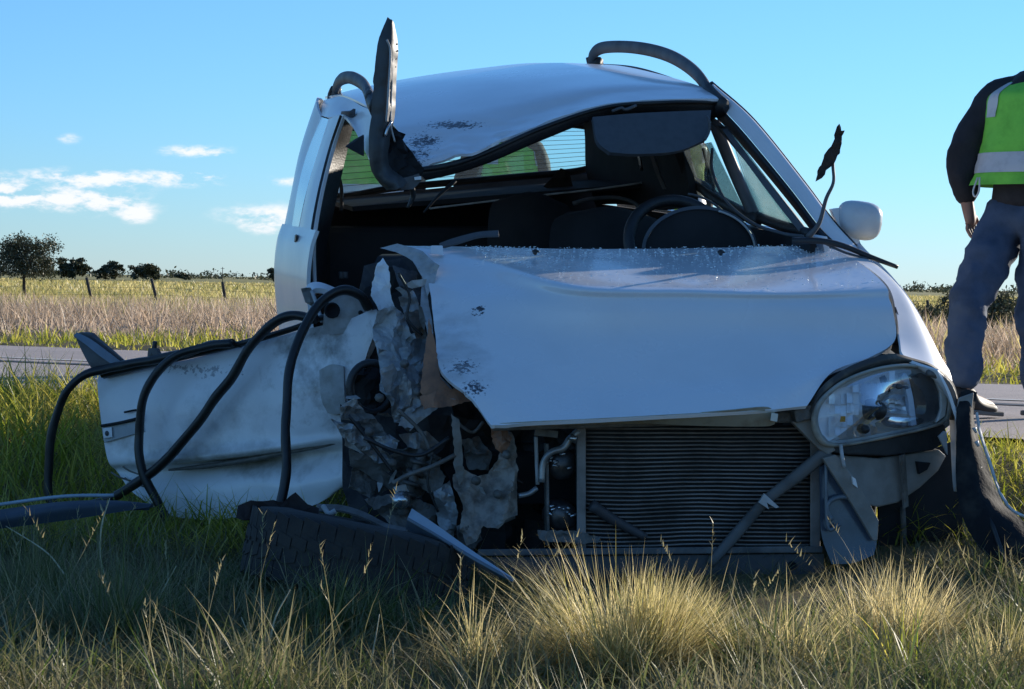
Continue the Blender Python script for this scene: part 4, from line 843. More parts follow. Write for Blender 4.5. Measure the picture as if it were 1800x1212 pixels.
def facets():   # stepped reflector: upright flutes, each tipped a little towards the sky
    g = random.Random(4)
    for k in range(13):
        px = 1462+k*10.6
        for r in range(6):
            py = 664+r*19+g.uniform(-3, 3)
            if not (py > 700-(px-1456)*.40 and py < 766-(px-1460)*.10) or math.hypot(px-1541, (py-722)) < 27: continue
            s = hs(px)+.018+.006*math.sin(k*1.1); w = 5.0; h = 8.6; a = g.uniform(-.012, .012); b_ = g.uniform(.004, .016)
            q = [C(px-w, py-h, s+a+b_), C(px+w, py-h, s-a+b_), C(px+w, py+h, s-a), C(px-w, py+h, s+a)]
            MB().add(q+[p+BK*.004 for p in q], [(0, 1, 2, 3), (7, 6, 5, 4), (0, 4, 5, 1), (1, 5, 6, 2), (2, 6, 7, 3), (3, 7, 4, 0)], False).build('facet', chrome2, hl)
chrome2 = mat('fluted_reflector', (0.92, 0.93, 0.95), 0.3, metal=.3, var=.12, nscale=40)
facets()
MB().lathe(C(1541, 722, .13), -BK, [(0, .03), (.02, .028), (.029, .012), (.031, -.02), (.034, -.05)], 20).build('bulb_cap', blackp, hl)
MB().lathe(C(1520, 755, .12), -BK, [(0, .02), (.010, .018), (.014, .004), (.015, -.03)], 16).build('bulb_cap', blackp, hl)
MB().tube([C(1550, 662, .17), C(1556, 676, .165), C(1560, 690, .165)], [.010, .012, .010], 10, 6).build('bulb_cap', blackp, hl)
MB().lathe(C(1581, 680, .17), -BK, [(0, .012), (.007, .01), (.009, -.01)], 12).build('bulb_cap', greyp, hl)
MB().hexa([C(1476,742,.13),C(1486,742,.13),C(1486,742,.14),C(1476,742,.14),C(1478,732,.13),C(1486,732,.13),C(1486,732,.14),C(1478,732,.14)]).build('amber_bulb', lens_amber, hl)
# indicator compartment: dark cavity behind a pale rim
ind = [(1598,664),(1620,656),(1640,664),(1650,690),(1652,725),(1642,740),(1612,748),(1606,700)]
MB().prism([C(x, y, hs(x)-.004) for x, y in ind], BK*.02).build('indicator', mat('smoked_indicator', (.05, .05, .055), .25, coat=.6), hl, .003)
dv = [(1590,655),(1598,664),(1606,700),(1612,748),(1602,752),(1596,700),(1584,662)]
MB().prism([C(x, y, hs(x)-.012) for x, y in dv], BK*.03).build('divider', mat('bluish_white_plastic', (.45, .55, .68), .3), hl, .003)
pc_ = [(1650,662),(1660,676),(1666,705),(1662,732),(1646,744),(1654,720),(1653,690),(1644,668)]
MB().prism([C(x, y, hs(x)-.02) for x, y in pc_], BK*.03).build('lens_rim', mat('clear_white_plastic', (.62, .62, .60), .3), hl, .004)
# dark surround above and below
arch = [(1420,722),(1430,698),(1455,670),(1490,646),(1530,630),(1570,622),(1605,630),(1640,642),(1672,668),(1684,700),(1684,740)]
ai = [(1440,735),(1448,704),(1470,684),(1502,664),(1540,650),(1575,643),(1605,642),(1636,650),(1660,672),(1668,700),(1668,738)]
patch('headlight_surround', [[C(x, y, hs(x)+.015) for x, y in arch], [C((x+a)/2, (y+b)/2, hs(x)+.002) for (x, y), (a, b) in zip(arch, ai)], [C(x, y, hs(x)+.03) for x, y in ai]], mat('dirty_dark_surround', (.05, .045, .04), .6, col2=(.14, .12, .09), nscale=16, th=(.5, .65)), car, 8, 50, .004)
hb = [(1400,745),(1412,690),(1450,642),(1520,618),(1590,628),(1672,672),(1680,740),(1600,800),(1440,800)]
MB().prism([C(x, y, hs(x)+.17) for x, y in hb], BK*.03).build('headlight_backplate', blackp, car)
MB().tube([C(1630,655,.18),C(1660,668,.19),C(1676,695,.20),C(1680,730,.21)], .010, 8, 16).build('headlight_gasket', grime, car)
un = [(1448,786),(1500,782),(1560,772),(1620,758),(1660,746),(1668,775),(1640,792),(1560,802),(1490,800),(1462,796)]
MB().prism([C(x, y, hs(x)+.02) for x, y in un], BK*.10).build('headlight_tray', blackp, car, .004)
# bumper support panel below the headlight, with a hole
bp_ = [(1468,800),(1545,806),(1600,798),(1650,790),(1664,802),(1650,828),(1618,858),(1580,884),(1545,892),(1520,888),(1500,850)]
MB().prism([C(x, y, .17+(x-1468)*.0007) for x, y in bp_], BK*.06).build('bumper_support', dustp, car, .006)
MB().prism([C(x, y, .15+(x-1468)*.0007) for x, y in ((1612,812),(1636,814),(1630,826),(1616,834))], BK*.05).build('bracket_hole', trim, car)
MB().prism([C(x, y, .17+(x-1468)*.0007) for x, y in ((1566,836),(1584,834),(1586,848),(1568,850))], BK*.05).build('bolt', blackp, car, .002)
MB().bar(C(1586,800,.22), C(1592,892,.24), .006, .03).build('panel_joint', grime, car)
MB().prism([C(x, y, .20) for x, y in ((1650,768),(1666,800),(1664,760),(1660,758))], BK*.01).build('broken_tab', pbare, car)
MB().tube([C(1478,782,.10),C(1480,800,.09),C(1484,822,.09)], .006, 6, 8).build('adjuster_rod', pbare, car)
# --- front structure: cross members, radiator
MB().hexa([C(866,758,.14),C(1440,742,.14),C(1440,742,.20),C(866,758,.20),C(866,738,.14),C(1440,722,.14),C(1440,722,.20),C(866,738,.20)]).build('front_crossmember', grime, car, .004)
MB().prism([C(x, y, .12) for x, y in ((1392,742),(1420,732),(1470,792),(1456,800),(1440,790))], BK*.03).build('crossmember_bracket', dustp, car, .004)
MB().prism([C(x, y, .10) for x, y in ((1395,722),(1425,712),(1436,735),(1400,744))], BK*.04).build('hood_latch_plate', grime, car, .004)
rad = MB(); rad.hexa([C(1024,966,.24),C(1432,966,.24),C(1432,966,.29),C(1024,966,.29),C(1024,748,.24),C(1432,748,.24),C(1432,748,.29),C(1024,748,.29)]); rado = rad.build('radiator', mat('radiator_core', (.022, .021, .022), .8, var=.5, nscale=30), car, .004)
fin0 = None; nf = 29
for i in range(nf):
    y = 754+i*(958-754)/(nf-1)
    pts = []
    for k in range(15):
        x = 1030+k*(1426-1030)/14; wv = 2.6*math.sin(k*.55+.4)*min(1, max(0, (i-3)/9))*math.exp(-((x-1130)/150)**2)+.9*noise.noise(Vector((k*.5, i*.23, 2)))
        pts.append(C(x, y+wv, .228+.004*noise.noise(Vector((k*.6, i*.4, 7)))))
    MB().tube(pts, .0046, 6, squash=(1.3, .62)).build('fin', alu, rado)
for x0, x1, nm in ((1014, 1030, 'side_tank'), (1424, 1442, 'side_tank')):
    MB().hexa([C(x0,968,.20),C(x1,968,.20),C(x1,968,.28),C(x0,968,.28),C(x0,748,.20),C(x1,748,.20),C(x1,748,.28),C(x0,748,.28)]).build(nm, alu, rado, .004)
MB().hexa([C(840,978,.18),C(1446,972,.18),C(1446,972,.26),C(840,978,.26),C(840,966,.18),C(1446,960,.18),C(1446,960,.26),C(840,966,.26)]).build('lower_crossmember', mat('lower_beam', (.16, .165, .17), .5, metal=.3, var=.5), car, .003)
patch('lower_apron', [[C(840,980,.19),C(1000,978,.19),C(1220,976,.19),C(1448,974,.19)],[C(840,1010,.18),C(1000,1012,.17),C(1220,1014,.17),C(1448,1014,.18)],[C(840,1050,.22),C(1000,1050,.22),C(1220,1050,.22),C(1448,1052,.22)]], mat('apron_plastic', (.06, .06, .062), .7, col2=(.10, .09, .075), nscale=7), car, 8, 24, .006)
MB().lathe(C(1393, 995, .175), -BK, [(0, -.002), (.009, .0), (.010, .004), (.013, .004), (.014, -.006)], 14).build('apron_hole', trim, car)
# dirt-covered bits stuck in the core, struts, clip
MB().tube([C(1456,792,.13),C(1400,838,.15),C(1345,882,.16),C(1295,938,.17),C(1248,992,.17)], [.017,.017,.014,.015,.012], 8, 24, squash=(.6, 1.2)).build('loose_strut', mat('strut_plastic', (.13, .13, .13), .6, var=.4), car)
cl = MB()
cl.prism([C(x, y, .135) for x, y in ((1344,868),(1370,892),(1364,894),(1348,884),(1352,896),(1334,884))], BK*.012)
cl.build('strut_clip', mat('clip_grey', (.5, .5, .5), .4), car, .001)
MB().tube([C(1040,888,.19),C(1080,915,.20),C(1135,945,.20)], [.018,.016,.012], 8, 12).build('lower_hose', mat('grey_hose', (.075, .07, .075), .6), car)
pn = [(1446,806),(1470,800),(1512,852),(1545,916),(1543,950),(1536,952),(1500,890)]
MB().prism([C(x, y, .10) for x, y in pn], BK*.02).build('hanging_bracket', dustp, car, .003)
ck = [(1436,842),(1450,806),(1500,880),(1540,956),(1530,980),(1460,990),(1446,968)]
patch('clear_shield', [[C(1440,820,.15),C(1464,816,.15),C(1490,850,.15)],[C(1442,880,.14),C(1476,880,.14),C(1512,890,.14)],[C(1444,940,.13),C(1490,940,.13),C(1540,945,.13)],[C(1462,992,.12),C(1500,990,.12),C(1536,976,.12)]], mat('smoky_blue_plastic', (.075, .10, .14), .25, var=.3, nscale=6, coat=.4), car, 14, 12, .004)
MB().tube([C(1462,915,.115),C(1454,900,.115),C(1458,882,.115),C(1478,874,.115),C(1500,876,.115)], .008, 8, 16).build('shield_rib', mat('rib_plastic', (.14, .17, .2), .3), car)
MB().tube([C(1452,812,.125),C(1452,880,.115),C(1456,930,.11),C(1476,922,.11)], .006, 6, 16).build('shield_rib', bpy.data.materials['rib_plastic'], car)
MB().prism([C(x, y, .09) for x, y in ((1498,838),(1504,842),(1508,858),(1500,852))], BK*.01).build('clip', mat('clip_bright', (.8, .8, .8), .3), car)
MB().tube([C(1586,892,.35),C(1588,930,.35),C(1590,980,.36)], .010, 8, 6).build('strut_rod', grime, car)
# wheel arch liner behind the support, and the wheels still on the car
patch('arch_liner', [[C(1545,800,.36),C(1610,800,.38),C(1690,770,.40)],[C(1545,900,.34),C(1610,895,.36),C(1692,880,.38)],[C(1545,1000,.36),C(1610,1000,.38),C(1690,1000,.40)]], trim, car, 10, 10, .01)
def wheel(cen, axis, name='wheel', rad=.285, wid=.17, parent=car, blocks=True):
    axis = np.array(axis, float); axis /= np.linalg.norm(axis); w = wid/2
    prof = [(.175, -w*.72), (.185, -w*.95), (.215, -w*1.06), (.25, -w*1.02), (rad-.022, -w*.94), (rad-.006, -w*.80), (rad, -w*.55), (rad, w*.55), (rad-.006, w*.80), (rad-.022, w*.94), (.25, w*1.02), (.215, w*1.06), (.185, w*.95), (.175, w*.72), (.175, -w*.72)]
    ty = MB().lathe(cen, axis, prof, 56).build(name, tyre_m, parent)
    rm_ = MB().lathe(cen, axis, [(0, -.02), (.05, -.03), (.06, .0), (.12, .01), (.15, -.01), (.165, w*.6), (.18, w*.78), (.186, w*.82), (.176, w*.6), (.176, -w*.6), (.186, -w*.82), (.17, -w*.7), (.15, -.04), (0, -.05)], 36).build('rim', mat('steel_rim_'+str(len(bpy.data.materials)), (.18, .18, .18), .5, metal=.6, var=.4), ty)
    if blocks:
        a = np.array((0, 0, 1.0)) if abs(axis[2]) < .9 else np.array((1.0, 0, 0)); e1 = np.cross(a, axis); e1 /= np.linalg.norm(e1); e2 = np.cross(axis, e1); tb = MB()
        for row, (hc, hw, off) in enumerate(((-w*.66, .020, 0), (-w*.22, .014, .5), (w*.22, .014, 0), (w*.66, .020, .5))):
            nb_ = 40
            for i in range(nb_):
                th = 2*math.pi*(i+off)/nb_; er = e1*math.cos(th)+e2*math.sin(th); et = -e1*math.sin(th)+e2*math.cos(th)
                drop = .006 if row in (0, 3) else 0
                tb.box(cen+axis*hc+er*(rad+.0015-drop*.5), (.046, hw*2.2, .0042), (et+axis*.25*(1 if row < 2 else -1), axis, er))
        tbo = tb.build('tread', tyre_m, ty); tbo['kind'] = 'stuff'
    return ty
wheel(CAR(.62, .66, .30), RT, blocks=False)
zr = float(ground_z(*CAR(3.2, .66, 0)[:2])); wheel(np.array((*CAR(3.2, .66, 0)[:2], zr+.285)), RT, blocks=False)
zr = float(ground_z(*CAR(3.2, -.66, 0)[:2])); wheel(np.array((*CAR(3.2, -.66, 0)[:2], zr+.285)), RT, blocks=False)
# the broken-off front wheel lying at the passenger corner
wc = PY(628, 984, 6.36); wheel(wc, (.17, .10, .96), blocks=True, rad=.315, wid=.20)
# underbody
ub = MB(); ub.hexa([CAR(.45,-.55,.22),CAR(.45,.62,.22),CAR(3.9,.7,.36),CAR(3.9,-.7,.36),CAR(.45,-.6,.37),CAR(.45,.7,.37),CAR(3.9,.75,.52),CAR(3.9,-.75,.52)]); ub.build('underbody', trim, car)
rb = MB(); thick_grid(rb, grid_of([[CAR(3.85,-.78,.75),CAR(4.08,-.5,.75),CAR(4.12,0,.75),CAR(4.08,.5,.75),CAR(3.85,.78,.75)],[CAR(3.85,-.8,.6),CAR(4.12,-.5,.6),CAR(4.16,0,.6),CAR(4.12,.5,.6),CAR(3.85,.8,.6)],[CAR(3.85,-.78,.45),CAR(4.08,-.5,.45),CAR(4.12,0,.45),CAR(4.08,.5,.45),CAR(3.85,.78,.45)]], 8, 24), -.01); rb.build('rear_bumper', paint, car)

# --- engine bay: dark mass, then the crushed pieces
sheet('engine_bay', [(640,470),(760,440),(860,700),(1040,740),(1040,985),(640,985),(600,860),(600,640)], .98, mat('engine_bay_shade', (.05, .048, .048), .8, col2=(.02, .02, .022), nscale=9, th=(.4, .6)), car, gx=0, gy=-.0010, amp=.07, sc=5, seed=21, dens=26)  # dark backdrop sheet, its colour stands for the shaded depth of the bay
sheet('engine_block', [(730,730),(860,745),(1000,750),(1030,960),(880,975),(740,960)], .56, mat('engine_dark', (.03, .028, .028), .7, var=.5, nscale=14), car, amp=.06, sc=8, seed=22, dens=18)
CR = [  # outline, s, slope x, slope y, amp, scale, seed, material, name
 ([(660,470),(672,455),(682,470),(688,520),(700,560),(672,560),(652,520)], .92, 0, -.001, .03, 12, 31, paint, 'crushed_panel'),
 ([(690,470),(735,480),(752,540),(758,610),(740,570),(715,545),(700,510)], .80, 0, -.002, .05, 13, 32, mat('dark_inner_metal', (.07, .065, .065), .6, col2=(.025, .022, .022), nscale=14, th=(.4, .6)), 'inner_panel'),
 ([(662,545),(690,540),(712,560),(722,590),(745,570),(755,600),(730,640),(700,660),(668,640),(655,600)], .72, .0004, -.001, .05, 13, 33, pbare, 'crushed_panel'),
 ([(700,610),(735,595),(757,600),(762,660),(740,690),(712,655)], .64, 0, -.001, .035, 15, 34, bare, 'crushed_panel'),
 ([(664,614),(690,622),(718,645),(742,668),(752,700),(728,716),(708,748),(692,744),(684,712),(666,690),(668,650)], .46, 0, -.0006, .055, 15, 35, bare, 'crushed_panel'),
 ([(755,560),(764,600),(776,668),(790,684),(752,704),(738,690),(744,640)], .33, 0, -.001, .012, 8, 36, rust, 'rusty_panel'),
 ([(738,700),(770,686),(806,678),(832,692),(846,706),(822,704),(780,716),(745,722)], .26, 0, -.001, .02, 10, 37, rust, 'rusty_panel'),
 ([(700,752),(712,728),(735,712),(770,718),(742,738),(722,760)], .40, 0, -.001, .03, 15, 38, pbare, 'crushed_panel'),
 ([(655,772),(685,766),(702,776),(696,792),(676,794)], .34, 0, 0, .03, 16, 39, bare, 'crushed_panel'),
 ([(604,716),(640,722),(672,752),(690,790),(664,774),(632,748),(604,736)], .42, 0, 0, .045, 16, 40, grime, 'crushed_panel'),
 ([(580,735),(615,742),(650,770),(676,800),(700,830),(684,836),(650,806),(610,776)], .38, 0, 0, .045, 17, 41, bare, 'crushed_panel'),
 ([(690,790),(735,780),(772,806),(760,850),(730,880),(700,850)], .42, 0, 0, .06, 13, 42, grime, 'crushed_panel'),
 ([(792,728),(806,738),(812,790),(816,840),(808,858),(798,820),(796,770)], .26, 0, 0, .015, 18, 43, dustp, 'torn_strut'),
 ([(800,842),(818,832),(842,846),(862,838),(880,800),(884,760),(896,764),(906,800),(908,840),(912,880),(908,912),(884,914),(872,930),(848,926),(838,950),(818,960),(804,930),(812,890),(798,868)], .24, 0, -.0004, .055, 14, 44, mat('crushed_beige_metal', (.32, .28, .245), .6, col2=(.16, .135, .115), nscale=28, th=(.42, .64)), 'crushed_rail'),
 ([(862,748),(890,752),(900,770),(888,800),(870,790)], .22, 0, 0, .03, 18, 45, rust, 'crushed_rail'),
 ([(640,880),(700,870),(760,892),(800,940),(760,960),(690,930)], .36, 0, 0, .05, 13, 46, grime, 'crushed_panel'),
 ([(690,860),(712,856),(724,872),(712,886),(694,880)], .30, 0, 0, .03, 20, 47, pbare, 'broken_piece'),
 ([(620,820),(668,826),(700,860),(650,880),(610,860)], .44, 0, 0, .05, 12, 48, grime, 'crushed_panel'),
 ([(804,930),(838,920),(846,952),(828,972),(806,968)], .22, 0, 0, .03, 18, 49, grime, 'crushed_rail'),
 ([(945,932),(1010,934),(1056,946),(1050,956),(980,956),(948,948)], .18, 0, 0, .015, 18, 50, grime, 'broken_undertray'),
 ([(604,758),(650,772),(690,806),(676,826),(640,800),(606,784)], .40, 0, .001, .03, 12, 51, pbare, 'crushed_panel'),
 ([(612,790),(660,812),(700,846),(690,862),(650,836),(614,820)], .42, 0, .001, .03, 13, 52, bare, 'crushed_panel'),
 ([(700,766),(748,756),(770,776),(752,792),(716,790)], .36, .001, 0, .03, 14, 53, bare, 'crushed_panel'),
 ([(716,820),(762,808),(784,842),(770,880),(740,860)], .34, -.001, 0, .04, 13, 54, grime, 'crushed_panel'),
 ([(762,870),(790,850),(804,900),(796,950),(772,930)], .30, 0, 0, .04, 13, 55, bare, 'crushed_panel'),
 ([(812,770),(846,762),(866,800),(858,832),(826,826)], .40, 0, 0, .05, 12, 56, grime, 'inner_panel'),
 ([(596,716),(622,700),(640,726),(622,742),(600,740)], .44, .001, .001, .03, 14, 57, pbare, 'crushed_panel'),
 ([(668,650),(690,640),(702,668),(690,700),(674,690)], .42, .002, 0, .03, 15, 58, pbare, 'crushed_panel'),
 ([(700,520),(724,512),(744,560),(738,600),(714,566)], .70, .001, 0, .04, 13, 59, bare, 'crushed_panel'),
]
for (o_, s_, gx, gy, am, sc_, sd_, m_, nm) in CR: sheet(nm, o_, s_, m_, car, gx=gx, gy=gy, amp=am*(.85 if nm == 'crushed_panel' else 1), sc=sc_*(.62 if sd_ % 3 else .9), seed=sd_, dens=5.5, jag=1.4)
# slivers, wires and brackets among the wreckage
g = random.Random(31); slv = [(620,700),(640,742),(668,780),(700,800),(724,760),(742,830),(770,860),(690,840),(760,910),(782,880),(716,520),(730,500),(742,560),(700,590),(720,690),(676,730),(866,900),(850,870),(830,880),(650,800),(668,845),(780,940),(742,936),(604,762)]
for i, (px, py) in enumerate(slv):
    a = g.uniform(0, math.pi); l = g.uniform(12, 26); w = g.uniform(3, 7); s = .30+g.uniform(-.05, .22)+(.35 if py < 620 else 0)
    ca, sa = math.cos(a), math.sin(a)
    o_ = [(px+ca*l-sa*w*.2, py+sa*l+ca*w*.2), (px+ca*l*.2-sa*w, py+sa*l*.2+ca*w), (px-ca*l-sa*w*.5, py-sa*l+ca*w*.5), (px-ca*l*.8+sa*w*.6, py-sa*l*.8-ca*w*.6), (px+ca*l*.4+sa*w, py+sa*l*.4-ca*w)]
    sheet('metal_sliver', o_, s, (bare, grime, pbare)[i % 3], car, gx=g.uniform(-.002, .002), gy=g.uniform(-.002, .002), amp=.012, sc=20, seed=60+i, dens=8)
for i, pts in enumerate([[(640,770),(690,792),(740,800),(790,770)], [(690,850),(720,834),(760,820),(800,800)], [(760,800),(752,850),(770,900)], [(700,720),(740,760),(760,800)], [(870,830),(890,836),(920,850)], [(815,910),(850,890),(880,900)],
                         [(700,480),(720,520),(716,560),(742,590)], [(845,920),(880,918),(905,908)], [(612,730),(660,790),(690,830)], [(800,740),(830,760),(850,742)]]):
    MB().tube([C(x, y, .24+.02*i % .1+(.4 if y < 600 else 0)) for x, y in pts], g.uniform(.004, .008), 6, 20).build('loose_wire', (blackp, grime)[i % 2], car)
sp = [C(742+14*math.cos(t*2*math.pi*5)-t*34, 800+t*92, .33+.03*math.sin(t*2*math.pi*5)) for t in np.linspace(0, 1, 90)]
MB().tube(sp, .0075, 7).build('suspension_spring', mat('spring_steel', (.12, .115, .11), .5, metal=.5), car)
MB().tube([C(744,790,.34), C(724,850,.34), C(706,906,.34)], [.016,.014,.018], 10, 8).build('damper', grime, car)
MB().lathe(C(706, 878, .27), -BK+UP*.3, [(0, .012), (.012, .012), (.016, .004), (.026, .002), (.028, -.02)], 14).build('hub_nut', shiny, car)
for px, py, s in ((668,700,.40),(712,640,.42),(735,690,.38),(838,846,.2),(876,870,.2),(892,800,.2),(818,930,.19),(650,760,.33),(690,815,.33)):
    MB().lathe(C(px, py, s), -BK, [(0, .008), (.007, .007), (.009, 0), (.014, -.002), (.014, -.02)], 8).build('bolt', grime, car)
# torn plastic ring (duct) at the door's hinge end
rg_ = [C(652+38*math.cos(a), 682+44*math.sin(a), .52+.02*math.cos(a)) for a in np.linspace(0, 2*math.pi, 26, endpoint=False)]
MB().tube(rg_, .012, 8, closed=True).build('torn_duct', blackp, car)
MB().tube([p+BK*.03+RT*.01 for p in rg_], .010, 8, closed=True).build('torn_duct', grime, car)
sheet('duct_inside', [(620,650),(680,645),(690,720),(640,722),(616,690)], .60, trim, car, amp=.04, sc=12, seed=71, dens=10)
# pipes and fan motors beside the radiator
MB().tube([C(942,768,.24),C(943,800,.24),C(945,852,.24)], .006, 8, 8).build('coolant_pipe', pbare, car)
MB().tube([C(952,848,.22),C(955,815,.22),C(968,796,.21),C(990,788,.21),C(1002,772,.21),C(1018,758,.21)], [.010,.010,.010,.011,.011,.012], 8, 24).build('coolant_pipe', mat('alloy_pipe', (.36, .37, .38), .4, metal=.6, var=.4), car)
MB().tube([C(912,872,.22),C(930,868,.22),C(944,858,.22)], .008, 8, 8).build('coolant_pipe', bpy.data.materials['alloy_pipe'], car)
MB().tube([C(1004,776,.19),C(1010,766,.19)], .014, 10).build('pipe_union', shiny, car)
for cy in (812, 902):
    MB().lathe(C(988, cy+6, .26), -BK, [(0, .02), (.03, .018), (.045, .008), (.05, -.02), (.05, -.06)], 24).build('horn', mat('dark_alloy', (.10, .10, .105), .35, metal=.7, var=.5, nscale=20), car)
    gg = random.Random(cy)
    for k in range(9):
        x = 962+gg.uniform(0, 52); y = cy+gg.uniform(-14, 10); w = gg.uniform(2, 5)
        MB().tube([C(x, y, .225), C(x+gg.uniform(-12, 12), y+gg.uniform(-6, 6), .222)], .004, 6).build('bolt', shiny, car)
MB().bar(C(960,780,.25), C(962,958,.25), .008, .03, BK).build('fan_frame', grime, car)
MB().bar(C(1016,770,.23), C(1018,950,.23), .008, .03, BK).build('fan_frame', grime, car)
MB().bar(C(940,760,.20), C(980,764,.20), .01, .02).build('fan_frame', grime, car)
MB().prism([C(x, y, .26) for x, y in ((966,905),(1014,905),(1012,935),(968,935))], BK*.05).build('horn_base', blackp, car, .004)

# --- passenger front door, sprung wide open and buckled
def D(px, py, e=0.0):       # on the door's own slanting plane; e = bulge towards the front
    k = (px-175)/(660-175); p = PY(px, py, 8.05-.55*k); return p+np.array((-.25, -.97, 0))*e
door_rows = [
 [D(172,664),D(255,648),D(340,630),D(430,608),D(520,584),D(600,564),D(662,544)],
 [D(174,680,.012),D(255,668,.018),D(340,652,.02),D(430,632,.02),D(520,612,.02),D(600,590,.018),D(664,572,.012)],
 [D(180,724,.02),D(258,718,.035),D(342,712,.045),D(432,700,.04),D(520,688,.045),D(600,676,.04),D(640,655,.02)],
 [D(188,782,.02),D(264,786,.04),D(346,782,.05),D(436,772,.05),D(520,762,.05),D(590,752,.03),D(636,742,.01)],
 [D(196,814,.02),D(270,814,.045),D(350,808,.055),D(440,798,.055),D(520,787,.05),D(590,778,.03),D(640,776,.0)],
 [D(204,830,-.01),D(274,828,-.03),D(352,822,-.04),D(442,812,-.045),D(520,802,-.045),D(590,796,-.03),D(652,796,-.02)],
 [D(238,868,.01),D(290,866,.0),D(356,858,.0),D(446,846,.0),D(520,850,.02),D(590,838,.01),D(664,820,.0)],
 [D(300,908,.0),D(330,912,.0),D(370,914,.0),D(450,906,.0),D(510,898,.0),D(560,886,.0),D(596,862,-.02)]]
door, DG = patch('front_door', door_rows, paint_door, car, 56, 60, .03, rough=(.014, 7, 17, lambda u, v: .12+max(0, v-.62)*2.2+.5*max(0, u-.72)))
# belt seal along its top
MB().tube([D(186,658,.02),D(250,644,.03),D(340,624,.03),D(430,604,.03),D(520,578,.03),D(560,562,.03),D(598,552,.03)], [.020,.018,.016,.014,.013,.013,.012], 8, 40, squash=(1, .8)).build('belt_seal', rubber, door)
MB().tube([D(340,620,.03),D(380,606,.035),D(430,606,.03)], [.012, .016, .010], 8, 16).build('torn_seal', rubber, door)
# handle: recessed cup, flap and lock
hz = [D(186,746,.028),D(222,740,.036),D(258,732,.040),D(262,758,.040),D(226,768,.036),D(190,778,.028)]
MB().prism(hz, np.array((-.25, -.97, 0))*.006).build('handle_cup', mat('handle_cup_grey', (.40, .42, .44), .4), door, .003)
MB().tube([D(187,748,.040),D(222,742,.048),D(256,734,.052)], .006, 6, 10).build('handle_gap', trim, door)
MB().tube([D(228,724,.044),D(252,720,.048),D(258,730,.05),D(258,740,.05)], .004, 6, 14).build('handle_gap', trim, door)
MB().prism([D(190,752,.040),D(206,750,.042),D(207,768,.042),D(191,770,.040)], np.array((-.25, -.97, 0))*.004).build('lock_plate', paint_door, door, .002)
MB().lathe(D(198,761,.046), (-.25, -.97, 0), [(0, .004), (.007, .003), (.010, -.002), (.011, -.01)], 14).build('lock', greyp, door)
# dark strip laid in for the shade of the crease below the rub strip
MB().tube([D(300,826,.012),D(360,820,.012),D(440,808,.014),D(500,796,.016),D(560,786,.01),D(610,774,.01)], [.006,.014,.015,.012,.010,.005], 6, 30, squash=(1.2, .7)).build('rub_strip_shade', grime, door)
patch('rub_strip', [[D(322,804,.045),D(400,794,.045),D(495,772,.048)],[D(318,816,.035),D(400,806,.035),D(495,786,.038)]], mat('beige_rub_strip', (.50, .48, .42), .6, col2=(.32, .30, .25), nscale=8), door, 5, 24, .01)
for x, y in ((212,838),(236,848),(232,828)): MB().tube([D(x-14, y-8, .012), D(x, y, .016), D(x+22, y+8, .012)], .003, 6, 8).build('scratch_fold', grime, door)
# bulge / patch at the hinge end
patch('door_dent', [[D(570,650,.05),D(592,640,.055),D(612,644,.05)],[D(572,690,.052),D(594,690,.058),D(614,690,.052)],[D(578,724,.04),D(598,728,.045),D(616,722,.04)]], pbare, door, 10, 10, .01)
# stub of the window frame on its outer end
patch('window_frame_stub', [[D(137,588,.03),D(150,584,.03),D(166,590,.03)],[D(152,616,.04),D(170,606,.03),D(192,610,.02)],[D(166,642,.04),D(190,634,.03),D(226,640,.0)],[D(176,660,.02),D(206,655,.02),D(232,646,.0)]], greyp, door, 16, 12, .02)
patch('frame_edge', [[D(146,584,.05),D(170,596,.05),D(196,616,.045),D(226,642,.03)],[D(142,590,.06),D(164,606,.06),D(188,626,.055),D(216,648,.04)]], mat('bluegrey_plastic', (.16, .20, .26), .4), door, 5, 20, .012)
MB().tube([D(272,634,.02),D(274,618,.02),D(277,600,.02)], [.014, .010, .008], 8, 8).build('window_guide', blackp, door)
MB().hexa([D(264,634,.03),D(288,628,.03),D(288,628,.0),D(264,634,.0),D(266,612,.03),D(280,612,.03),D(280,612,.0),D(266,612,.0)]).build('guide_block', greyp, door, .003)
# hinge plate and sill end at the body
sheet('hinge_plate', [(566,588),(570,545),(580,528),(606,514),(634,524),(656,548),(664,570),(640,580),(610,588)], 1.05, pbare, car, gx=-.0003, gy=0, amp=.010, sc=9, seed=81, dens=8, smooth=True)
MB().lathe(C(584, 546, 1.02), -BK, [(0, -.004), (.018, 0), (.021, .006), (.025, .006), (.027, -.004)], 18).build('speaker_hole', trim, car)
MB().lathe(C(634, 550, 1.03), -BK, [(0, .002), (.006, .002), (.008, -.004)], 12).build('bolt_hole', trim, car)
patch('sill_end', [[C(532,512,1.5),C(545,498,1.5),C(565,497,1.5),C(594,508,1.5)],[C(540,522,1.46),C(552,508,1.46),C(570,508,1.46),C(586,516,1.46)]], paint, car, 6, 16, .02)
sheet('sill_bracket', [(528,508),(546,506),(556,522),(550,540),(536,532)], 1.42, dustp, car, amp=.02, sc=14, seed=82, dens=7)
MB().tube([C(548,512,1.40),C(558,540,1.36),C(566,566,1.3)], .007, 6, 8).build('check_strap', pbare, car)
0 and sheet('hinge_pile', [(536,568),(552,560),(566,574),(560,586),(540,584)], 1.04, trim, car, amp=.03, sc=14, seed=83, dens=8)
# sill beam of the body behind the door
patch('sill_beam', [[CAR(1.1,-.76,.47),CAR(1.8,-.78,.50),CAR(2.55,-.78,.53)],[CAR(1.1,-.80,.40),CAR(1.8,-.81,.43),CAR(2.55,-.81,.46)],[CAR(1.1,-.76,.30),CAR(1.8,-.78,.33),CAR(2.55,-.78,.36)]], paint, car, 8, 14, .03)

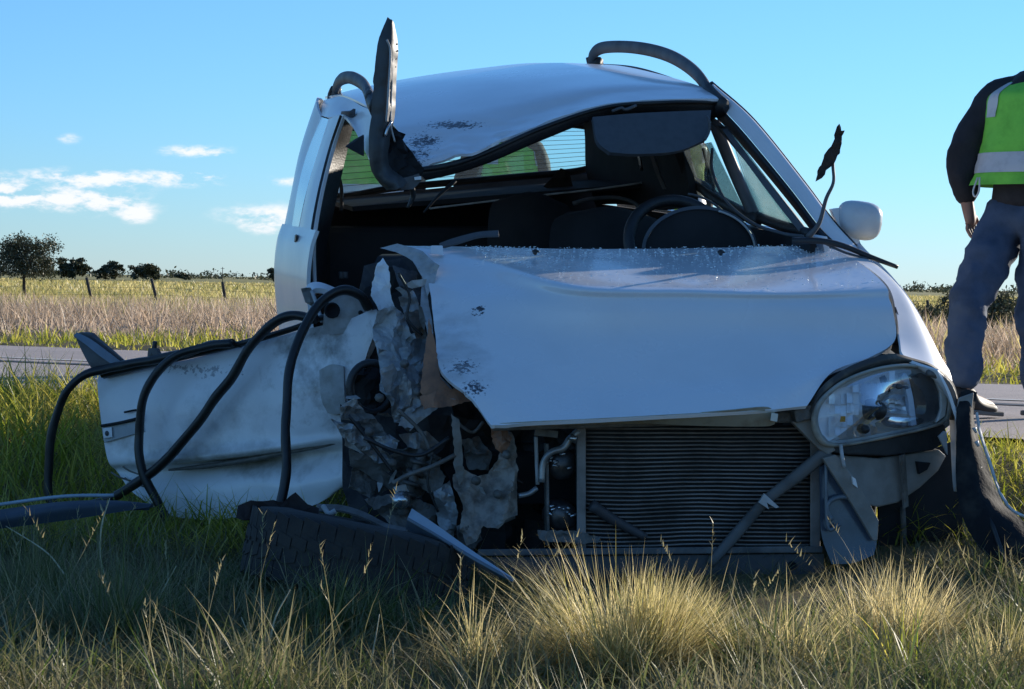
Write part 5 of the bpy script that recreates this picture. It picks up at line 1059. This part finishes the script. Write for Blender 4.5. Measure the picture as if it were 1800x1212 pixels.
# ------------------------------------------------------------------ loose things round the wreck
def hose(pts, r, label, name='rubber_seal'):
    p0 = pts[0]; mb = MB(); q = crv(pts, 110); rr_ = [r*(1+.10*noise.noise(Vector(a*6))+.06*noise.noise(Vector(a*23))) for a in q]
    q = [a+np.array((noise.noise(Vector(a*7+3)), noise.noise(Vector(a*7+9)), noise.noise(Vector(a*7+17))))*.008 for a in q]
    mb.tube(q, rr_, 10, None, squash=(1.0, .78)); o = mb.build(name, rubber, None, loc=p0); return tag(o, label, 'rubber seal')
hose([D(112,880,.10),D(108,830,.10),D(112,770,.10),D(128,708,.10),D(160,664,.09),D(200,648,.06),D(240,640,.05)][::1]+[D(330,622,.06),D(360,612,.06)], .0195, 'black rubber seal looping off the outer end of the torn white door')
hose([D(118,872,.12),D(132,888,.12),D(190,882,.12),D(240,860,.12),D(290,826,.11),D(334,784,.11),D(376,730,.11),D(424,666,.10),D(462,606,.09),D(498,568,.09),D(532,554,.08),D(570,560,.08)], .0205, 'black rubber seal running diagonally across the torn white door')
hose([D(318,915,.10),D(300,880,.11),D(278,830,.12),D(268,770,.12),D(274,710,.12),D(296,656,.11),D(330,622,.09),D(380,608,.07),D(420,604,.06)], .0195, 'black rubber seal arching over the left half of the torn white door to the grass')
hose([C(648,540,.98),C(632,518,.96),C(602,510,.95),C(566,532,.95),C(538,568,.93),C(518,610,.9),C(506,670,.85),C(502,740,.8),C(504,810,.75),C(500,850,.72),C(492,890,.7)], .0205, 'black rubber seal hanging straight down the torn door from its hinge plate')
# bumper skin torn off, right
bm = mat('torn_bumper_plastic', (.013, .014, .017), .75, spec=.15, col2=(.04, .038, .036), nscale=9, th=(.48, .66), bump=.002)
bumper = empty('torn_bumper', C(1740, 1010, .1), 'dark torn bumper skin hanging from the fender beside the headlight and lying on the grass', 'car bumper')
patch('bumper_skin', [[C(1690,690,.18),C(1702,686,.19),C(1718,690,.20)],[C(1682,735,.15),C(1704,730,.15),C(1712,738,.18)],[C(1680,800,.12),C(1706,796,.10),C(1730,800,.15)],[C(1682,868,.08),C(1716,856,.06),C(1760,880,.10)],[C(1700,930,.04),C(1742,906,.02),C(1790,908,.06)],[C(1740,985,.0),C(1785,955,-.02),C(1830,945,.02)],[C(1800,1020,-.04),C(1835,1000,-.06),C(1880,985,-.02)]], bm, bumper, 44, 14, .012, rough=(.012, 9, 5, lambda u, v: .35))
patch('bumper_edge', [[C(1714,726,.15),C(1722,770,.13),C(1738,820,.11),C(1756,870,.08),C(1778,900,.05),C(1802,912,.05)],[C(1716,725,.155),C(1725,769,.135),C(1741,818,.115),C(1758,868,.085),C(1780,898,.055),C(1804,910,.055)]], mat('white_bumper_edge', (.55, .55, .55), .4, var=.2), bumper, 4, 30, .006, rough=(.006, 26, 7, lambda u, v: 1))
for (x, y) in ((1712,752),(1716,776),(1712,806),(1722,822)): MB().tube([C(x, y, .11), C(x+4, y+9, .11)], [.007, .004], 6, 4).build('paint_chip', bpy.data.materials['white_bumper_edge'], bumper)
MB().hexa([C(1684,700,.17),C(1712,690,.17),C(1712,690,.24),C(1684,700,.24),C(1680,738,.17),C(1706,742,.17),C(1706,742,.24),C(1680,738,.24)]).build('mounting_bracket', dustp, bumper, .004)
MB().tube([C(1740,912,.02),C(1770,990,-.05),C(1800,1010,-.06)], .008, 6, 10).build('lower_lip', blackp, bumper)
# blue grey strip leaning over the wheel
tp = mat('bluegrey_strip', (.30, .38, .46), .38, var=.2, nscale=7, coat=.3)
p0 = PY(900, 1018, 6.15)
strip = empty('trim_strip', p0, 'pale blue grey trim strip leaning across the loose wheel into the golden tussock', 'trim strip')
patch('strip_face', [[PY(724,894,6.24),PY(770,925,6.22),PY(830,968,6.19),PY(905,1018,6.15)],[PY(716,912,6.21),PY(764,940,6.20),PY(826,978,6.17),PY(903,1020,6.14)]], tp, strip, 5, 30, .006)
patch('strip_flange', [[PY(716,912,6.21),PY(764,940,6.20),PY(826,978,6.17),PY(900,1020,6.14)],[PY(713,930,6.26),PY(762,954,6.25),PY(820,986,6.22),PY(880,1016,6.18)]], mat('bluegrey_strip_inner', (.14, .18, .23), .5), strip, 5, 30, .005)
# blue grey sill cover on the grass at the left
sc0 = PY(110, 930, 7.1)
sill = empty('sill_cover', sc0, 'long blue grey plastic cover lying in the shaded grass at the left edge', 'plastic cover')
patch('cover_face', [[PY(-120,912,7.25),PY(0,896,7.2),PY(110,882,7.15),PY(200,880,7.15),PY(270,886,7.2)],[PY(-120,925,7.18),PY(0,910,7.12),PY(110,892,7.08),PY(200,886,7.1),PY(268,886,7.16)],[PY(-120,945,7.20),PY(0,930,7.14),PY(110,916,7.1),PY(200,902,7.1),PY(262,892,7.14)]], mat('bluegrey_cover', (.05, .068, .095), .7, var=.3, nscale=5), sill, 10, 40, .012)
MB().tube([PY(-120,904,7.24),PY(0,887,7.19),PY(110,873,7.14),PY(200,871,7.14)], .006, 6, 20).build('cover_edge', tp, sill)
# long bent metal strip and lump by the door's foot, on top of the wheel
ms0 = PY(560, 900, 6.7)
o = empty('bent_metal_strip', ms0, 'thin bent metal strip lying over the top of the loose wheel', 'metal strip')
patch('strip_body', [[PY(556,886,6.70),PY(600,888,6.66),PY(640,900,6.60),PY(680,920,6.52),PY(716,928,6.44)],[PY(556,898,6.66),PY(600,898,6.62),PY(640,910,6.56),PY(680,928,6.48),PY(714,934,6.42)]], grime, o, 5, 30, .006)
MB().tube([PY(568,890,6.62),PY(578,903,6.6),PY(590,898,6.6)], .008, 6, 8).build('broken_lug', pbare, o)
ru0 = PY(480, 900, 6.75)
o = empty('rubber_flap', ru0, 'dark reddish lump of torn rubber between the torn door and the loose wheel', 'rubber piece')
sheet('flap', [(418,892),(440,884),(500,882),(520,868),(540,886),(560,896),(556,916),(500,914),(440,918),(414,912)], -.05, mat('reddish_rubber', (.035, .024, .024), .8, var=.4), o, amp=.03, sc=11, seed=90, dens=10)
# glass crumbs on the hood
gm_ = MB(); gg = random.Random(5); nu, nv = HG.shape[:2]
def crumb(p, r):
    q = [p+np.array((gg.uniform(-1, 1), gg.uniform(-1, 1), gg.uniform(0, 1.2)))*r for _ in range(4)]
    gm_.add(q, [(0, 1, 2), (0, 2, 3), (0, 3, 1), (1, 3, 2)], False)
for i in range(1500):
    u = abs(gg.gauss(0, .085)) if gg.random() < .65 else gg.random()*.27; v = gg.uniform(.16, .99)
    if u > .34: continue
    a = u*(nu-1); b_ = v*(nv-1); i0 = int(a); j0 = min(int(b_), nv-2); fu = a-i0; fv = b_-j0
    p = (HG[i0, j0]*(1-fv)+HG[i0, j0+1]*fv)*(1-fu)+(HG[i0+1, j0]*(1-fv)+HG[i0+1, j0+1]*fv)*fu
    crumb(p+UP*.0015, gg.uniform(.002, .0055)*(1.35 if u < .05 else 1))
m_, nt_, b_ = principled('glass_crumbs'); b_.inputs['Base Color'].default_value = (.85, .9, .9, 1); b_.inputs['Roughness'].default_value = .08; b_.inputs['Specular IOR Level'].default_value = 1.0
tag(gm_.build('glass_crumbs', m_), kind='stuff')

# ------------------------------------------------------------------ people
skin_m = mat('skin', (0.30, 0.17, 0.12), 0.55, var=.15, nscale=20)
hair_m = mat('dark_hair', (0.018, 0.014, 0.012), 0.6, var=.4, nscale=60)
jean_m = mat('blue_jeans', (0.05, 0.085, 0.15), 0.85, col2=(0.03, 0.055, 0.10), nscale=7, bump=.004, bscale=26)
jack_m = mat('black_jacket', (0.014, 0.016, 0.022), 0.8, var=.4, nscale=6, bump=.006, bscale=18)
vest_m = mat('hi_vis_green', (0.20, 0.62, 0.06), 0.6, col2=(0.13, 0.46, 0.04), nscale=7, bump=.006, bscale=16)
vest_y = mat('hi_vis_yellow', (0.50, 0.66, 0.05), 0.6, col2=(0.34, 0.5, 0.03), nscale=7, bump=.006, bscale=16)
band_m = mat('reflective_band', (0.55, 0.56, 0.56), 0.35, var=.15, nscale=20)
shoe_m = mat('dark_shoes', (0.02, 0.018, 0.017), 0.6, var=.3)
sole_m = mat('shoe_sole', (0.16, 0.15, 0.14), 0.8)
def skinmesh(name, verts, edges, radii, m, parent, sub=2, root=0, rough=0.0):
    me = bpy.data.meshes.new(name); me.from_pydata([tuple(v) for v in verts], edges, []); me.update()
    o = bpy.data.objects.new(name, me); scn.collection.objects.link(o); o.parent = parent
    md = o.modifiers.new('skin', 'SKIN'); md.use_smooth_shade = True
    for i, r in enumerate(radii):
        sv_ = me.skin_vertices[0].data[i]; sv_.radius = r if hasattr(r, '__len__') else (r, r); sv_.use_root = (i == root)
    sb = o.modifiers.new('subsurf', 'SUBSURF'); sb.levels = sub; sb.render_levels = sub
    me.materials.append(m)
    if rough:
        tx = bpy.data.textures.get('cloth_folds') or bpy.data.textures.new('cloth_folds', 'CLOUDS'); tx.noise_scale = .085
        dp = o.modifiers.new('folds', 'DISPLACE'); dp.texture = tx; dp.strength = rough; dp.mid_level = .5; dp.texture_coords = 'LOCAL'
    return o
def person(loc, yaw, pose, vest, label, jacket=True, group=None):
    root = empty('person', loc, label, 'person', group); root.rotation_euler = (0, 0, yaw)
    J = {k: np.array(v, float) for k, v in pose.items()}
    V = []; E = []; Rr = []
    def v(p, r, link=None):
        V.append(np.array(p, float)); Rr.append(r); i = len(V)-1
        if link is not None: E.append((link, i))
        return i
    pel = v(J['pelvis'], (.15, .11)); sp_ = v(J['spine'], (.135, .105), pel); ch = v(J['chest'], (.16, .11), sp_)
    up_ = v(J['neck']-np.array((0, 0, .05)), (.085, .075), ch); nk = v(J['neck'], .056, up_); jw = v(J['head']+np.array((0, .01, -.07)), (.066, .078), nk); hd_ = v(J['head']+np.array((0, .0, .02)), (.078, .096), jw); tp_ = v(J['head']+np.array((0, -.005, .085)), (.055, .07), hd_)
    ns = v(J['head']+np.array((0, .100, -.015)), .012, hd_)
    for sx in (-1, 1): v(J['head']+np.array((sx*.086, -.01, -.01)), (.010, .018), hd_)
    for sd, sx in (('r', 1), ('l', -1)):
        sh = v(J['sh_'+sd], .062, up_); el = v(J['el_'+sd], .044, sh); wr = v(J['wr_'+sd], .030, el)
        d = J['wr_'+sd]-J['el_'+sd]; d /= np.linalg.norm(d); side = np.array((0, 1.0, 0)); side = side-d*np.dot(d, side); side /= np.linalg.norm(side); nrm = np.cross(d, side)
        pm_ = v(J['wr_'+sd]+d*.055, (.026, .036), wr)
        for fi, (o_, ln) in enumerate(((-.030, .062), (-.010, .075), (.011, .08), (.031, .07))):
            k1 = v(J['wr_'+sd]+d*.098+side*o_, .0095, pm_); k2 = v(J['wr_'+sd]+d*(.098+ln*.55)+side*o_*1.05-nrm*sx*.014, .0085, k1); v(J['wr_'+sd]+d*(.098+ln*.95)+side*o_*1.05-nrm*sx*.036, .007, k2)
        t1 = v(J['wr_'+sd]+d*.045+side*.048, .011, pm_); v(J['wr_'+sd]+d*.085+side*.066, .009, t1)
        hp = v(J['hip_'+sd], .085, pel); kn = v(J['kn_'+sd], .055, hp); an = v(J['an_'+sd], .038, kn); v(J['toe_'+sd], (.036, .026), an)
    body = skinmesh('body', V, E, Rr, skin_m, root, 2)
    ex_ = J['head']
    for sx in (-1, 1):
        MB().lathe(ROOTLOC[root.name]+ex_+np.array((sx*.032, .082, .012)), (0, 1, 0), [(0, .014), (.008, .011), (.011, 0), (.008, -.006)], 12).build('eye', mat('eye_white', (.7, .7, .68), .2) if 'eye_white' not in bpy.data.materials else bpy.data.materials['eye_white'], root)
    # hair cap
    hm = MB(); U, W = 12, 22; hc = ROOTLOC[root.name]+J['head']+np.array((0, -.012, .045))
    for i in range(U):
        a = (math.pi*.62)*i/(U-1)
        for j in range(W):
            b_ = 2*math.pi*j/W; fr_ = max(0, math.sin(b_)); aa = a*(1-.38*fr_)
            hm.v.append(tuple(hc+np.array((math.cos(b_)*math.sin(aa)*.093, math.sin(b_)*math.sin(aa)*.112, math.cos(aa)*.098)))); hm.n += 1
    for i in range(U-1):
        for j in range(W): hm.f.append((i*W+j, (i+1)*W+j, (i+1)*W+(j+1) % W, i*W+(j+1) % W)); hm.sm.append(True)
    hm.build('hair', hair_m, root)
    # trousers
    tv = [J['pelvis']+np.array((0, 0, .10)), J['pelvis'], J['hip_r'], J['kn_r'], J['an_r']+np.array((0, 0, .02)), J['hip_l'], J['kn_l'], J['an_l']+np.array((0, 0, .02))]
    mid = lambda a, b, f: a*(1-f)+b*f
    tv += [mid(tv[2], tv[3], .5), mid(tv[3], tv[4], .5), mid(tv[5], tv[6], .5), mid(tv[6], tv[7], .5)]
    skinmesh('trousers', tv, [(0, 1), (1, 2), (2, 8), (8, 3), (3, 9), (9, 4), (1, 5), (5, 10), (10, 6), (6, 11), (11, 7)], [(.18, .145), (.19, .15), .124, .094, .078, .124, .094, .078, .110, .086, .110, .086], jean_m, root, 3, 1, .05)
    # jacket with sleeves
    low = J['pelvis']+np.array((0, 0, -.04)); jv = [low, J['spine'], J['chest'], J['neck']-np.array((0, 0, .03)), J['neck']+np.array((0, 0, .02))]; jr = [(.205, .170), (.175, .142), (.188, .142), (.10, .085), (.068, .066)]; je = [(0, 1), (1, 2), (2, 3), (3, 4)]
    for sd in 'rl':
        n0 = len(jv); jv += [J['sh_'+sd], mid(J['sh_'+sd], J['el_'+sd], .5), J['el_'+sd], mid(J['el_'+sd], J['wr_'+sd], .5), J['wr_'+sd]]; jr += [.096, .090, .080, .072, .060]; je += [(3, n0), (n0, n0+1), (n0+1, n0+2), (n0+2, n0+3), (n0+3, n0+4)]
    skinmesh('jacket', jv, je, jr, jack_m, root, 2, 1, .03)
    # vest: lofted shell open at neck and armholes, with reflective bands
    RL = ROOTLOC[root.name]
    def ring(z, rx, ry, cx=0, cy=0, n=36): return [RL+np.array((cx+rx*math.copysign(abs(math.cos(t))**.8, math.cos(t)), cy+ry*math.copysign(abs(math.sin(t))**.8, math.sin(t)), z)) for t in np.linspace(0, 2*math.pi, n, endpoint=False)]
    ax_ = lambda z: mid(J['pelvis'], J['neck'], (z-J['pelvis'][2])/(J['neck'][2]-J['pelvis'][2]))
    zp, zn = J['pelvis'][2]+.12, J['neck'][2]
    prof = [(zp-.03, .262, .215), (zp+.06, .238, .198), (zp+.18, .225, .186), (zp+.28, .228, .18), (zp+.36, .222, .185), (zn-.05, .185, .155), (zn-.005, .11, .105)]
    mb = MB(); k = 36; A = []
    for (z, rx, ry) in prof:
        c = ax_(z); rr_ = ring(z, rx, ry, c[0], c[1], k); A.append(rr_)
    A = np.array(A); GA = np.stack([crv(A[:, j], 30) for j in range(k)], 1); n3 = GA.shape[0]
    for i in range(n3):
        for j in range(k):
            p = GA[i, j]; q = Vector(p-RL); GA[i, j] = p+np.array((q.x, q.y-.0, 0))*(.05*noise.noise(q*9)+.03*noise.noise(q*22))
    F = [(i*k+j, i*k+(j+1) % k, (i+1)*k+(j+1) % k, (i+1)*k+j) for i in range(n3-1) for j in range(k)]
    vo = mb.add(GA.reshape(-1, 3), F).build('vest', vest, root)
    cgr = GA.mean(axis=1, keepdims=True)
    for f0, f1 in ((.13, .23),):
        i0, i1 = int(f0*(n3-1)), int(f1*(n3-1))+1; sub_ = GA[i0:i1+1]; dv_ = sub_-cgr[i0:i1+1]; dv_[..., 2] = 0; sub_ = sub_+dv_/np.linalg.norm(dv_, axis=2, keepdims=True)*.004
        nn_ = sub_.shape[0]; MB().add(sub_.reshape(-1, 3), [(i*k+j, i*k+(j+1) % k, (i+1)*k+(j+1) % k, (i+1)*k+j) for i in range(nn_-1) for j in range(k)]).build('reflective_band', band_m, vo)
    for jc in (4, 13, 23, 31):
        sub_ = GA[int(.5*(n3-1)):int(.97*(n3-1)), [jc % k, (jc+1) % k, (jc+2) % k]]; dv_ = sub_-cgr[int(.5*(n3-1)):int(.97*(n3-1))]; sub_ = sub_+dv_/np.linalg.norm(dv_, axis=2, keepdims=True)*.004
        nn_ = sub_.shape[0]; MB().add(sub_.reshape(-1, 3), [(i*3+j, i*3+j+1, (i+1)*3+j+1, (i+1)*3+j) for i in range(nn_-1) for j in range(2)]).build('reflective_band', band_m, vo)
    # shoes and a cord at the waist
    if pose is walk: MB().tube([RL+np.array(q) for q in ((-.10, -.235, 1.05), (-.115, -.245, .99), (-.10, -.25, .965), (-.085, -.245, .99), (-.09, -.235, 1.05))], .004, 6, 20).build('drawcord', band_m, root)
    for sd in 'rl':
        an = J['an_'+sd]; toe = J['toe_'+sd]; d = toe-an; heel = an-np.array((d[0], d[1], 0))/np.linalg.norm(d[:2])*.05+np.array((0, 0, -.035))
        so_ = skinmesh('shoe', [heel, an+np.array((0, 0, .0)), mid(an, toe, .5)+np.array((0, 0, -.02)), toe, an+np.array((0, 0, .06))], [(0, 1), (1, 2), (2, 3), (1, 4)], [(.040, .035), (.046, .044), (.044, .036), (.038, .026), .045], shoe_m, root, 2, 1)
        u = np.array((d[0], d[1], 0)); u /= np.linalg.norm(u); sdv = np.array((-u[1], u[0], 0)); zz = toe[2]-.03
        zh = heel[2]-.036
        a_ = [RL+heel-u*.03+sdv*.035, RL+heel-u*.03-sdv*.035, RL+toe+u*.03-sdv*.034, RL+toe+u*.03+sdv*.034]
        for q, z_ in zip(a_, (zh, zh, zz, zz)): q[2] = RL[2]+z_
        MB().hexa([q-UP*.0 for q in a_]+[q+UP*.022 for q in a_]).build('sole', sole_m, so_, .006)
    return root
walk = dict(pelvis=(0, 0, .93), spine=(0, .02, 1.14), chest=(0, .03, 1.32), neck=(0, .09, 1.50), head=(0, .18, 1.64), sh_r=(.19, .0, 1.43), el_r=(.27, -.12, 1.14), wr_r=(.26, -.13, .91), sh_l=(-.19, .04, 1.43), el_l=(-.31, -.07, 1.16), wr_l=(-.27, -.06, .93),
            hip_r=(.095, .0, .88), kn_r=(.05, .02, .48), an_r=(.04, .06, .085), toe_r=(.05, .22, .045), hip_l=(-.095, -.01, .88), kn_l=(-.11, -.27, .50), an_l=(-.09, -.33, .10), toe_l=(-.09, -.08, .035))
stand = dict(walk); stand.update(kn_l=(-.10, .0, .48), an_l=(-.11, -.02, .085), toe_l=(-.13, .14, .045), el_r=(.26, .03, 1.14), wr_r=(.22, .18, .97), an_r=(.11, -.02, .085), toe_r=(.13, .14, .045), head=(0, .08, 1.64))
bend = dict(stand); bend.update(chest=(0, .16, 1.28), spine=(0, .06, 1.12), neck=(0, .28, 1.40), head=(0, .40, 1.50), sh_r=(.19, .24, 1.34), sh_l=(-.19, .24, 1.34), el_r=(.25, .34, 1.07), wr_r=(.2, .48, .92), el_l=(-.25, .34, 1.07), wr_l=(-.2, .48, .92))
wp = PY(1796, 745, 10.35); wp[2] = ROAD_Z
walker = person(wp, R(-46), walk, vest_m, 'person in jeans, black jacket and green hi-vis vest walking at the right edge')
walker.scale = (1.035, 1.035, 1.035)
for px, Y, yaw, po_, vs, lb in ((640, 14.3, 180, stand, vest_m, 'person in a green hi-vis vest standing behind the left end of the rear window'), (885, 14.6, 20, stand, vest_m, 'person in a green hi-vis vest seen behind the middle of the rear window'), (1160, 14.0, 200, stand, vest_y, 'person in a yellow hi-vis vest glimpsed through the driver side windows')):
    q = PY(px, 600, Y); q[2] = ROAD_Z if road_n(q[0], q[1]) < 5.0 else float(ground_z(q[0], q[1]))
    person(q, R(yaw), po_, vs, lb, group=None)
